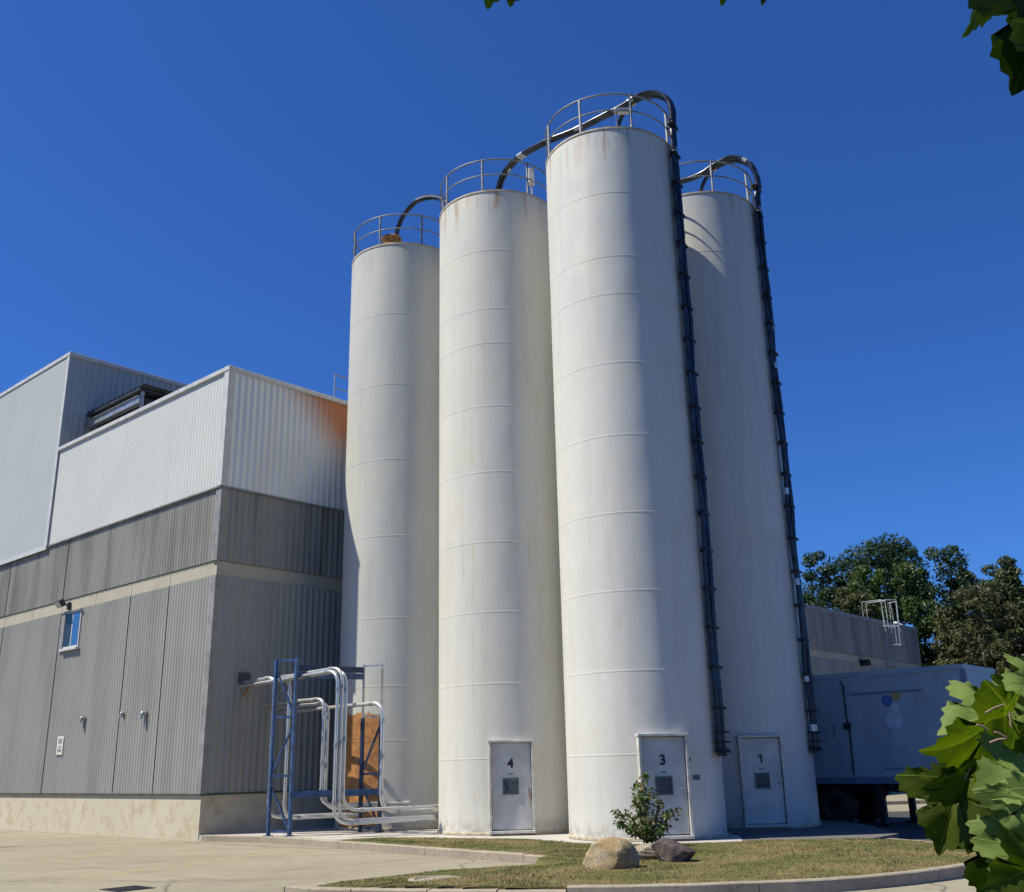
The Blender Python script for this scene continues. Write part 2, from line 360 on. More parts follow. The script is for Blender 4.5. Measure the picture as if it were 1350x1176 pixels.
# concrete pad under the silos
def poly_slab(name, P, z0, z1, m, kind='structure'):
    me = MB(); n = len(P); vs = [(x, y, z1) for x, y in P]+[(x, y, z0) for x, y in P]
    me.add(vs, [tuple(range(n))]+[(i, i+n, (i+1) % n+n, (i+1) % n) for i in range(n)])
    o = me.build(name, m); return tag(o, kind=kind)
PAD = list(K1[:3])+[(-4.3, 25.3)]+[(x, y-.0) for x, y in SLABS]+[(8.2, 23.6), (8.6, 26.5), (8.6, 31.5), (6.0, 37.0), (2.0, 41.0)]
SLA = [p for p in SLABS if p[0] <= 4.75]; SLB = [p for p in SLABS if p[0] > 4.75]
PADP = [(-8.62, 28.98)]+[(-6.74, 27.98), (-4.93, 26.03), (-4.6, 25.75), (-3.8, 26.3)]+SLA[1:]+[(5.0, 24.5), (4.6, 28.0), (7.0, 38.0), (12.2, 52.3)]
# pad polygon is a fan towards the wall base
wl0 = wall(0.02, .004, 0); wl1 = wall(30, .004, 0)
PADP = [(wl0.x, wl0.y)]+PADP+[(wl1.x, wl1.y)]
a = sum(PADP[i][0]*PADP[(i+1) % len(PADP)][1]-PADP[(i+1) % len(PADP)][0]*PADP[i][1] for i in range(len(PADP)))
if a < 0: PADP = PADP[::-1]
poly_slab('concrete_pad', PADP, LZ-.1, -.012, M_SLAB)

def kerb(name, P, w, z0, z1, m, side=1, seg=2.2, gap=.012, zend=None):
    P = [Vector((a, b, 0)) for a, b in P]; mb = MB()
    L = [0]
    for i in range(1, len(P)): L.append(L[-1]+(P[i]-P[i-1]).length)
    def pt(s):
        s = max(0, min(L[-1], s))
        for i in range(1, len(P)):
            if s <= L[i]+1e-9:
                k = (s-L[i-1])/max(1e-9, L[i]-L[i-1]); return P[i-1].lerp(P[i], k), (P[i]-P[i-1]).normalized()
        return P[-1], (P[-1]-P[-2]).normalized()
    s0 = 0
    while s0 < L[-1]-.05:
        s1 = min(L[-1], s0+seg*random.uniform(.85, 1.15)); ns = max(2, int((s1-s0)/.25)); vs = []; jit = random.uniform(-.006, .006)
        for k in range(ns+1):
            p, d = pt(s0+gap/2+(s1-s0-gap)*k/ns); nrm = Vector((-d.y, d.x, 0))*side
            zz = z1+jit+random.uniform(-.003, .003); b = .018
            for (u, z) in ((0, z0), (0, zz-b), (b, zz), (w-b, zz), (w, zz-b), (w, z0)):
                q = p+nrm*u; vs.append((q.x+random.uniform(-.002, .002), q.y, z))
        fs = []
        for k in range(ns):
            for j in range(5): fs.append((k*6+j, k*6+j+1, (k+1)*6+j+1, (k+1)*6+j))
        fs += [tuple(range(6)), tuple(range(ns*6, ns*6+6))[::-1]]
        mb.add(vs, fs); s0 = s1
    return tag(mb.build(name, m), kind='structure')
kerb('kerb', K1, .20, LZ-.05, .0, M_KERB, side=1, seg=3.0)
kerb('kerb', [(x, y) for x, y in OUTS if x > .55], .17, LZ-.05, .015, M_KERB, side=1, seg=3.4)
# broken old kerb stones on the near left
kb = [(x, y) for x, y in OUTS if x <= .62]; kb = [[p for p in OUTS if p[0] > .55][-1]]+[p for p in kb if p[0] <= .55]
kerb('kerb', kb, .22, LZ-.05, -.03, M_KERB, side=1, seg=1.1, gap=.02)
LWQ = OUTS

# lawn
def inside(P, X, Y):
    n = len(P); r = np.zeros(X.shape, bool); j = n-1
    for i in range(n):
        xi, yi = P[i]; xj, yj = P[j]
        c = ((yi > Y) != (yj > Y)) & (X < (xj-xi)*(Y-yi)/(yj-yi+1e-12)+xi); r ^= c; j = i
    return r
def dseg(P, X, Y):
    d = np.full(X.shape, 1e9)
    for (ax, ay), (bx, by) in zip(P[:-1], P[1:]):
        vx, vy = bx-ax, by-ay; k = np.clip(((X-ax)*vx+(Y-ay)*vy)/(vx*vx+vy*vy), 0, 1); d = np.minimum(d, np.hypot(X-ax-k*vx, Y-ay-k*vy))
    return d
kin = [(x, y) for x, y in [(-3.9, 26.3), (-4.55, 25.72), (-3.0, 24.05), (-1.22, 22.15), (.5, 20.25)]]
LAWN = SLABS + OUTS + LOWB + [(.5, 20.3)] + kin[::-1][1:]
def lawn_z(X, Y):
    k1side = (Y-20.15) + (X-.45)*1.12                      # >0 behind the kerb line
    d = dseg(LOWB+[(-3.45, 16.6)], X, Y); s_ = np.clip(d/2.0, 0, 1); s_ = s_*s_*(3-2*s_)
    z = np.where(k1side > .05, -.005, -.15+.145*s_)
    z = np.where((k1side > -.6) & (k1side <= .05) & (X > .3), np.maximum(z, -.03), z)
    return z + .02*np.sin(X*1.3+.5)*np.sin(Y*1.1)*np.clip(d/2, 0, 1)*.6
t = NT('lawn_soil', .95, 0, .1); c = t.coord(); n1 = t.noise(c, .7, 5, .6); n2 = t.noise(c, 12, 5, .7)
col = t.mix(t.ramp(n1, .40, .60), (.25, .20, .095), (.15, .15, .055)); col = t.mix(t.ramp(n2, .4, .7, 0, .6), col, (.10, .085, .045)); t.color(col); t.bump(n2, .8, .02); M_SOIL = t.m
g = .12; xs = np.arange(-4.8, 8.4, g); ys = np.arange(14.8, 26.8, g); XX, YY = np.meshgrid(xs, ys)
ok = inside(LAWN, XX, YY); 
ok2 = np.zeros_like(ok); ok2[:, :] = ok
for dx in (-1, 0, 1):
    for dy in (-1, 0, 1): ok2 |= np.roll(np.roll(ok, dx, 1), dy, 0) & (dseg(LAWN+[LAWN[0]], XX, YY) < g*.8)
ZZ = lawn_z(XX, YY)+rng.normal(0, .004, XX.shape)
idx = -np.ones(XX.shape, int); sel = ok2; idx[sel] = np.arange(sel.sum()); V = np.stack([XX[sel], YY[sel], ZZ[sel]], 1)
a_ = idx[:-1, :-1]; b_ = idx[:-1, 1:]; c_ = idx[1:, 1:]; d_ = idx[1:, :-1]; q = (a_ >= 0) & (b_ >= 0) & (c_ >= 0) & (d_ >= 0)
tag(npmesh('lawn_soil', V, np.stack([a_[q], b_[q], c_[q], d_[q]], 1), M_SOIL, smooth=True), kind='structure')
sk = MB(); oz_ = lawn_z(np.array([p[0] for p in OUTS]), np.array([p[1] for p in OUTS])); vs = []
for (x, y), z in zip(OUTS, oz_): vs += [(x, y, LZ-.05), (x, y, float(z)+.012)]
sk.add(vs, [(2*i, 2*i+1, 2*i+3, 2*i+2) for i in range(len(OUTS)-1)]); tag(sk.build('lawn_edge_soil', M_SOIL), kind='structure')
# grass blades
N = 150000; X = rng.uniform(-4.8, 8.3, N); Y = rng.uniform(14.9, 26.6, N)
keep = inside(LAWN, X, Y) & (dseg(LAWN+[LAWN[0]], X, Y) > .02)
X = X[keep]; Y = Y[keep]; Z = lawn_z(X, Y)-.004; n = len(X); tuft = .5+.5*np.sin(X*3.1+1.7*np.sin(Y*2.3))*np.sin(Y*2.7+1.3*np.sin(X*1.9)); h = rng.uniform(.012, .034, n)*(.75+1.0*tuft**2); an = rng.uniform(0, 2*PI, n); wd = rng.uniform(.004, .008, n)
lx = rng.normal(0, .02, n); ly = rng.normal(0, .02, n); ca, sa = np.cos(an)*wd, np.sin(an)*wd
V = np.stack([np.stack([X-ca, Y-sa, Z], 1), np.stack([X+ca, Y+sa, Z], 1), np.stack([X+lx, Y+ly, Z+h], 1)], 1).reshape(-1, 3)
t = NT('grass_blade', .8, 0, .15); c = t.coord(); n1 = t.noise(c, .7, 5, .6); isl = t.island()
col = t.mix(t.ramp(n1, .40, .58), (.29, .235, .10), (.12, .165, .045)); col = t.mix(t.ramp(isl, 0, 1, 0, .55), col, (.34, .28, .14)); t.color(col); M_GRASS = t.m
tag(npmesh('grass', V, np.arange(len(V)).reshape(-1, 3), M_GRASS), 'short dry mown grass on the kerbed island', 'grass', kind='stuff')

# faded yellow parking lines
t = NT('worn_yellow', .8, 0, .2); c = t.coord(); n1 = t.noise(c, 7, 6, .7)
t.color(t.mix(t.ramp(n1, .40, .56), (.40, .365, .285), (.58, .47, .17))); M_YEL = t.m
ml = MB()
for (p, q) in (((100, 1158), (330, 1131)), ((240, 1137), (420, 1120)), ((40, 1138), (170, 1122))):
    A = atz(*p, LZ); B = atz(*q, LZ); ml.bar((A.x, A.y, LZ+.001), (B.x, B.y, LZ+.001), .09, .004)
tag(ml.build('pavement_marking', M_YEL), kind='structure')
# darkened pad and asphalt beyond the silos on the right, and the far kerb of the yard
t = m_conc('pad_concrete_shaded', (.16, .155, .145), (.20, .195, .18), (.11, .105, .10), 1.5, .5); M_PADSHADE = t.m  # pad by the right silo darkened: silo shade put into its colour
AP2 = [SLA[-1]]+SLB+[(8.5, 24.2), (8.9, 27.2), (9.0, 30.6), (7.2, 37.8), (4.61, 28.0), (5.01, 24.5)]
poly_slab('concrete_pad_shaded', AP2, LZ-.1, -.018, M_PADSHADE)
t = m_conc('asphalt', (.075, .075, .078), (.095, .095, .095), (.05, .05, .052), 1.3, .5); M_ASPH = t.m
ap = MB(); ap.add([(7.6, 22.9, LZ+.002), (13.5, 21.5, LZ+.002), (26, 26, LZ+.002), (24.0, 33, LZ+.002), (13.5, 37, LZ+.002), (7.2, 37.8, LZ+.002)], [(0, 1, 2, 3, 4, 5)])
tag(ap.build('road', M_ASPH), kind='structure')
kerb('kerb', [(8, 41.5), (16, 42.5), (30, 42), (46, 41)], .2, LZ-.05, -.01, M_KERB, side=1, seg=4)
t = NT('verge', .95, 0, .1); c = t.coord(); n1 = t.noise(c, .8, 6, .7); t.color(t.mix(t.ramp(n1, .4, .65), (.13, .12, .05), (.06, .085, .025))); t.bump(n1, .8, .1); M_VERGE = t.m
vg = MB(); vg.add([(24, 58, LZ+.006), (90, 46, LZ+.006), (300, 70, LZ+.006), (260, 300, LZ+.006), (20, 300, LZ+.006), (31.5, 72.5, LZ+.006)], [(0, 1, 2, 3, 4, 5)])
tag(vg.build('verge', M_VERGE), kind='structure')

# ------------------------------------------------------------------ factory building
H = dict(roof=13.65, wb=9.79, bt=7.55, bb=7.11, cb=1.08, g=LZ, tall=17.64, far=10.02)
TL = 45.; TR = 54.; LOWL = 11.6; LOWD = 14.0
fac = empty('factory_building', wall(0, 0, LZ), 'large ribbed factory with grey lower walls and white upper blocks beside the silos', 'factory')
def ribs(face, s0, s1, z0, z1, off, pitch, depth, zb=0.):
    """trapezoid ribbed sheet. face 'L': s runs along DL, face 'R': s along DR."""
    ax, nm = (DL, NL) if face == 'L' else (DR, NR); mb = MB(); n = int(round((s1-s0)/pitch)); p = (s1-s0)/n; prof = []
    for i in range(n):
        u = s0+i*p; prof += [(u, 0), (u+p*.20, depth*.12), (u+p*.36, depth*.75), (u+p*.5, depth), (u+p*.64, depth*.75), (u+p*.80, depth*.12)]
    prof = prof+[(s1, 0)]
    vs = []
    for (u, d) in prof:
        P = BC+ax*u+nm*(off+d)
        vs += [(P.x, P.y, z0), (P.x, P.y, z1)]
    fs = [(2*i, 2*i+2, 2*i+3, 2*i+1) for i in range(len(prof)-1)]
    if face == 'L': fs = [f[::-1] for f in fs]
    mb.add(vs, fs, True); return mb
def lbox(s0, s1, o0, o1, z0, z1, bev=0):                        # box on the left face: s along DL, o along NL
    mb = MB(); mb.obox(BC+DL*((s0+s1)/2)+NL*((o0+o1)/2)+Vector((0, 0, (z0+z1)/2)), DL, NL, Vector((0, 0, 1)), abs(s1-s0)/2, abs(o1-o0)/2, (z1-z0)/2, bev); return mb
# cores (t along DR = -NL depth ; o along NR = -DL)
core = MB(); core.wbox(.05, TR-.05, -TL, -.05, LZ-.05, H['wb']-.02); core.wbox(.05, LOWD, -LOWL-.05, -.05, H['wb'], H['roof']-.45)
core.wbox(.05, 34, -TL, -LOWL-.06, H['wb'], H['tall']-.3)
part(core, 'wall_core', M_CORE, fac)
part(ribs('L', 0, TL, H['cb']-.03, H['bb'], .012, .16, .030), 'lower_cladding', M_GREYLO, fac)
part(ribs('R', 0, TR, H['cb']-.03, H['bb'], .012, .22, .048), 'lower_cladding', M_GREYLO, fac)
part(ribs('L', 0, TL, H['bt'], H['wb'], .03, .16, .030), 'upper_cladding', M_GREYUP, fac)
part(ribs('R', 0, TR, H['bt'], H['wb'], .03, .22, .048), 'upper_cladding', M_GREYUP, fac)
part(ribs('L', 0, LOWL, H['wb']+.02, H['roof']-.15, .075, .17, .016), 'white_cladding', M_WHITECLAD, fac)
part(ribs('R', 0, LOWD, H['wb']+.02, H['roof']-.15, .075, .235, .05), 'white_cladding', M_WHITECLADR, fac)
b = lbox(-.0, TL, -.04, .008, H['bb']+.003, H['bt']-.003); part(b, 'concrete_band', M_BAND, fac)
b = MB(); b.wbox(.012, TR, -.04, .006, H['bb']+.003, H['bt']-.003); part(b, 'concrete_band', M_BAND, fac)
b = lbox(-.0, TL, -.04, .0, LZ-.05, H['cb']-.05); part(b, 'plinth', M_PLINTH, fac)
b = MB(); b.wbox(.012, TR, -.04, -.002, LZ-.05, H['cb']-.05); part(b, 'plinth', M_PLINTH, fac)
# drip flashings
b = lbox(-.05, TL, .0, .06, H['cb']-.075, H['cb']-.032); b.wbox(-.05, TR, .0, .06, H['cb']-.075, H['cb']-.032); part(b, 'drip_flashing', M_JOINT, fac)
b = lbox(-.07, LOWL, .0, .125, H['wb']-.03, H['wb']+.015); b.wbox(-.07, LOWD, .0, .125, H['wb']-.031, H['wb']+.014); part(b, 'base_flashing', M_TRIMG, fac)
# corner trims
b = MB(); b.wbox(-.066, .09, .013, .064, H['cb']-.03, H['bb']+.0); b.wbox(-.0655, .013, -.20, .062, H['cb']-.029, H['bb']-.002); b.wbox(-.086, .09, .03, .083, H['bt'], H['wb']-.035); b.wbox(-.0855, .03, -.20, .082, H['bt']+.001, H['wb']-.036)
part(b, 'corner_trim', M_TRIMG, fac)
b = MB(); b.wbox(-.14, .10, .075, .135, H['wb']+.016, H['roof']-.15); b.wbox(-.139, .075, -.12, .13, H['wb']+.017, H['roof']-.151); part(b, 'corner_trim', M_TRIMW, fac)
# parapet cappings
b = MB(); b.wbox(-.16, .22, -LOWL-.0, .17, H['roof']-.15, H['roof'], .01); b.wbox(.221, LOWD, -.22, .168, H['roof']-.15, H['roof']-.002, .01); b.wbox(LOWD-.3, LOWD-.001, -LOWL, -.221, H['roof']-.4, H['roof']-.01)
part(b, 'parapet_cap', M_TRIMW, fac)
b = MB(); b.wbox(10.0, TR+.05, -.3, .09, H['far']-.24, H['far']); b.wbox(TR-.3, TR+.049, -TL, -.301, H['far']-.24, H['far']-.002); part(b, 'parapet_cap', M_TRIMG, fac)
b = MB(); b.wbox(LOWD+.01, TR-.1, -TL+.2, -.31, H['wb']-.019, H['wb']+.02); b.wbox(.06, LOWD-.31, -LOWL, -.1, H['roof']-.449, H['roof']-.42); part(b, 'roof', M_ROOFM, fac)
b = MB(); b.wbox(TR-.049, TR+.02, -TL, .03, LZ, H['far']-.25); part(b, 'end_wall', M_GREYLO, fac)
# tall block: smooth pale sheet on the front, ribbed side
b = lbox(LOWL, TL, .02, .14, H['wb']-.05, H['tall']-.17); part(b, 'pale_cladding', M_PALECLAD, fac)
b = lbox(LOWL, TL, .14, .165, H['wb']-.14, H['wb']+.02); b2 = lbox(LOWL-.02, LOWL+.16, .141, .165, H['wb']+.021, H['tall']-.17)
b.add(b2.v, b2.f); b.wbox(-.18, .3, -TL, -LOWL+.06, H['tall']-.169, H['tall'], .012); b.wbox(.301, 34, -LOWL-.3, -LOWL+.058, H['tall']-.169, H['tall']-.002, .012); part(b, 'parapet_cap', M_TRIMW, fac)
n_ = MB(); prof = []; p = .26
for i in range(int(34/p)):
    u = .0+i*p; prof += [(u, 0), (u+p*.4, 0), (u+p*.52, .045), (u+p*.9, .045)]
vs = []
for (u, d) in prof: P = BC+DR*u+NR*(-LOWL-.05+d); vs += [(P.x, P.y, H['roof']-.44), (P.x, P.y, H['tall']-.17)]
n_.add(vs, [(2*i, 2*i+2, 2*i+3, 2*i+1) for i in range(len(prof)-1)]); part(n_, 'side_cladding', M_PALECLAD, fac)
b = MB(); b.wbox(-.1, 33.9, -TL, -LOWL-.3, H['tall']-.299, H['tall']-.25); part(b, 'roof', M_ROOFM, fac)
# dark vertical sheet joints
for s_ in (2.6, 5.0, 7.45, 9.95, 12.4, 14.9, 17.4, 19.9):
    b = lbox(s_-.007, s_+.007, .008, .034, H['cb']-.03, H['bb']-.002); part(b, 'sheet_joint', M_JOINT, fac)
    b = lbox(s_-.012, s_+.012, .0, .012, H['bb'], H['bt']); part(b, 'band_joint', M_TRIMG, fac)
    if s_ > 9: b = lbox(s_-.009, s_+.009, .03, .052, H['bt'], H['wb']-.04); part(b, 'sheet_joint', M_JOINT, fac)
# window
wi = lbox(8.30, 9.72, .010, .075, 5.74, 7.06); wi = part(wi, 'window', M_TRIMW, fac)
b = lbox(8.36, 8.86, .07, .080, 5.86, 7.0); part(b, 'pane', M_BLIND, fac).parent = wi
b = lbox(8.93, 9.42, .07, .080, 5.86, 7.0); part(b, 'pane', M_GLASSD, fac).parent = wi
b = lbox(9.45, 9.74, .07, .10, 5.74, 7.08); part(b, 'shutter', M_TRIMG, fac).parent = wi
b = lbox(8.24, 9.50, .06, .16, 5.70, 5.78, .008); part(b, 'sill', M_TRIMW, fac).parent = wi
b = lbox(8.26, 9.76, .06, .13, 7.03, 7.09, .006); part(b, 'window_head', M_TRIMG, fac).parent = wi
for o in [x for x in D.objects if x.parent == wi]: o.matrix_parent_inverse = Matrix.Identity(4); o.matrix_basis = Matrix.Identity(4)

def on_left(s, o, z): return BC+DL*s+NL*o+Vector((0, 0, z))
# wall lamp
lamp = empty('wall_lamp', on_left(9.35, .05, 7.3), 'dark floodlight fixed to the pale band just above the small blue window', 'lamp')
b = lbox(9.28, 9.44, .01, .10, 7.16, 7.42, .01); b.bar(on_left(9.36, .1, 7.30), on_left(9.36, .28, 7.36), .05, .05); part(b, 'bracket', M_LAMP, lamp)
b = MB(); nn = (NL*.8+Vector((0, 0, -.6))).normalized(); b.obox(on_left(9.38, .36, 7.36), DL, nn, DL.cross(nn), .21, .09, .13, .02); part(b, 'housing', M_LAMP, lamp)
b = MB(); b.obox(on_left(9.38, .36, 7.36)+nn*.092, DL, nn, DL.cross(nn), .17, .006, .10); part(b, 'lens', M_LENS, lamp)
# small sign
sg = empty('wall_sign', on_left(8.85, .05, 2.3), 'small white notice plate on the grey ribbed wall below the window', 'sign')
b = lbox(8.60, 9.06, .052, .062, 2.26, 2.86, .004); part(b, 'plate', M_SIGN, sg)
b = lbox(8.70, 8.96, .0625, .066, 2.62, 2.78); b2 = lbox(8.70, 8.96, .0625, .066, 2.50, 2.54); b.add(b2.v, b2.f); b2 = lbox(8.70, 8.96, .0625, .066, 2.36, 2.46); b.add(b2.v, b2.f); part(b, 'lettering', M_STICK, sg)
# three vent hoods
for i, (s_, z_, lb) in enumerate(((7.28, 3.35, 'grey vent hood nearest the small white wall sign'), (4.69, 3.38, 'grey vent hood in the middle of three on the grey wall, smallest of them'), (3.33, 3.32, 'grey vent hood nearest the building corner, largest of three on the grey wall'))):
    v_ = empty('vent_hood', on_left(s_, .05, z_), lb, 'vent', 'vent hoods on the grey wall')
    k = (.72, .6, .8)[i]
    b = MB(); c0 = on_left(s_, 0, z_)
    b.tube(rounded([c0+NL*.04, c0+NL*.20*k+Vector((0, 0, .06)), c0+NL*.24*k+Vector((0, 0, -.16*k))], .09), .065*k, 12); part(b, 'outlet', M_GALV, v_)
    b = MB(); b.obox(c0+NL*.062, DL, NL, Vector((0, 0, 1)), .11*k, .012, .12*k, .005); part(b, 'flange', M_TRIMG, v_)
    if i != 1:
        b = MB(); b.tube([c0+NL*.07+Vector((0, 0, -.1)), c0+NL*.075+Vector((0, 0, -.42*k))], .025, 8); part(b, 'drain_stub', M_GALV, v_)

# roof shelter on the low block against the tall block
sh = empty('roof_shelter', wall(1.5, -9.5, H['roof']-.4), 'dark roofed steel shelter on the low white block against the tall block', 'shelter')
b = MB()
p = .3; pr = []; nseg = int(4.3/p)
for i in range(nseg+1):
    u = -11.55+i*p; pr += [(u, 0), (u+.12, 0), (u+.16, .06), (u+.26, .06)]
vs = []
for (u, d) in pr:
    vs += [tuple(wall(.75, u, 15.22+d)), tuple(wall(4.2, u, 15.22+d))]
b.add(vs, [(2*i, 2*i+2, 2*i+3, 2*i+1) for i in range(len(pr)-1)])
b.wbox(.76, 4.19, -11.54, -7.35, 15.12, 15.215); part(b, 'roof_sheet', M_LAMP, sh)
b = MB(); b.wbox(.80, .90, -11.5, -7.42, 14.62, 14.90, .01); b.wbox(.74, .96, -11.5, -7.42, 14.60, 14.62); b.wbox(.74, .96, -11.5, -7.42, 14.90, 14.92); part(b, 'beam', M_GALV, sh)
b = MB(); b.wbox(.9, 1.0, -7.55, -7.42, 13.2, 15.118, .01); part(b, 'post', M_GALV, sh)
b = MB(); b.wbox(4.0, 4.1, -7.55, -7.42, 13.2, 15.118, .01); part(b, 'post', M_GALV, sh)
b = MB(); b.wbox(1.2, 4.0, -11.5, -7.7, 13.2, 15.0); part(b, 'equipment_box', M_LAMP, sh)

# roof edge rail beside the plain silo
rr = empty('roof_railing', wall(5.3, -.5, H['roof']), 'short grey guard rail on the white block roof beside the plain silo', 'railing')
for o_, nm_ in ((-.45, 'rail'),):
    b = MB(); b.tube([wall(4.8, -1., 15.05), wall(8.5, -1., 15.05)], .025, 8); part(b, 'rail', M_GALV, rr)
    b = MB(); b.tube([wall(4.8, -1., 14.55), wall(8.5, -1., 14.55)], .022, 8); part(b, 'rail', M_GALV, rr)
for t_ in (4.8, 6.2, 7.35, 8.5):
    b = MB(); b.tube([wall(t_, -1., 13.2), wall(t_, -1., 15.05)], .025, 8); part(b, 'post', M_GALV, rr)

# caged ladder far down the right wall
ld = empty('caged_ladder', wall(48.5, .1, 6.5), 'pale caged roof ladder hooked over the far end of the grey building', 'ladder')
t0, t1 = 47.9, 48.55
for t_ in (t0, t1):
    b = MB(); b.tube([wall(t_, .28, 6.2), wall(t_, .28, 11.3)], .024, 6); part(b, 'stile', M_RAIL2, ld)
    b = MB(); b.tube([wall(t_, .28, 11.3), wall(t_, -1.0, 11.3), wall(t_, -1.0, 10.0)], .024, 6); part(b, 'handrail', M_RAIL2, ld)
for z_ in np.arange(6.4, 10.2, .3): b = MB(); b.tube([wall(t0, .28, z_), wall(t1, .28, z_)], .02, 6); part(b, 'rung', M_RAIL2, ld)
for z_, wd_ in ((8.4, .40), (9.6, .46), (11.2, .72)):
    b = MB(); b.tube([wall((t0+t1)/2+math.cos(a)*-wd_, .28+math.sin(a)*.85, z_) for a in np.linspace(0, PI, 13)], .024, 6); part(b, 'cage_hoop', M_RAIL2, ld)
for a in np.linspace(.15, PI-.15, 5):
    b = MB(); b.tube([wall((t0+t1)/2-math.cos(a)*.40, .28+math.sin(a)*.85, 8.4), wall((t0+t1)/2-math.cos(a)*.46, .28+math.sin(a)*.85, 9.6), wall((t0+t1)/2-math.cos(a)*.72, .28+math.sin(a)*.85, 11.2)], .018, 6); part(b, 'cage_strap', M_RAIL2, ld)
for z_ in (7.2, 9.0):
    b = MB(); b.wbox(t0, t1+1.0, .03, .30, z_-.03, z_+.03); part(b, 'bracket', M_RAIL2, ld)
# flood light on the far band and the white roof fan
fl = empty('wall_lamp', wall(44.2, .1, 6.9), 'small black wall lamp on the pale band of the far grey wall', 'lamp')
b = MB(); b.wbox(44.05, 44.4, .01, .1, 6.95, 7.35, .02); part(b, 'bracket', M_LAMP, fl)
b = MB(); b.obox(wall(44.2, .36, 7.12), DR, NR, Vector((0, 0, 1)), .24, .24, .17, .06); part(b, 'housing', M_BLACK, fl)
rv = empty('roof_fan', wall(52.0, -1.2, H['far']), 'white cowled fan on the roof at the far end of the grey building', 'fan')
b = MB(); b.lathe([(.16, 0), (.16, .5), (.20, .5)], 16, c=wall(53.2, -.8, H['wb']-.3)); part(b, 'stack', M_SIGN, rv)
b = MB(); b.lathe([(.0, .42), (.22, .36), (.30, .22), (.30, .12), (.15, .12)], 18, c=wall(53.2, -.8, H['wb']+.15)); part(b, 'cowl', M_SIGN, rv)
b = MB(); b.lathe([(.0, .9), (.16, .86), (.2, .7), (.14, .6)], 12, c=wall(52.6, -.8, H['wb']-.25)); b.lathe([(.1, 0), (.1, .7)], 10, c=wall(52.6, -.8, H['wb']-.3)); part(b, 'small_cowl', M_SIGN, rv)

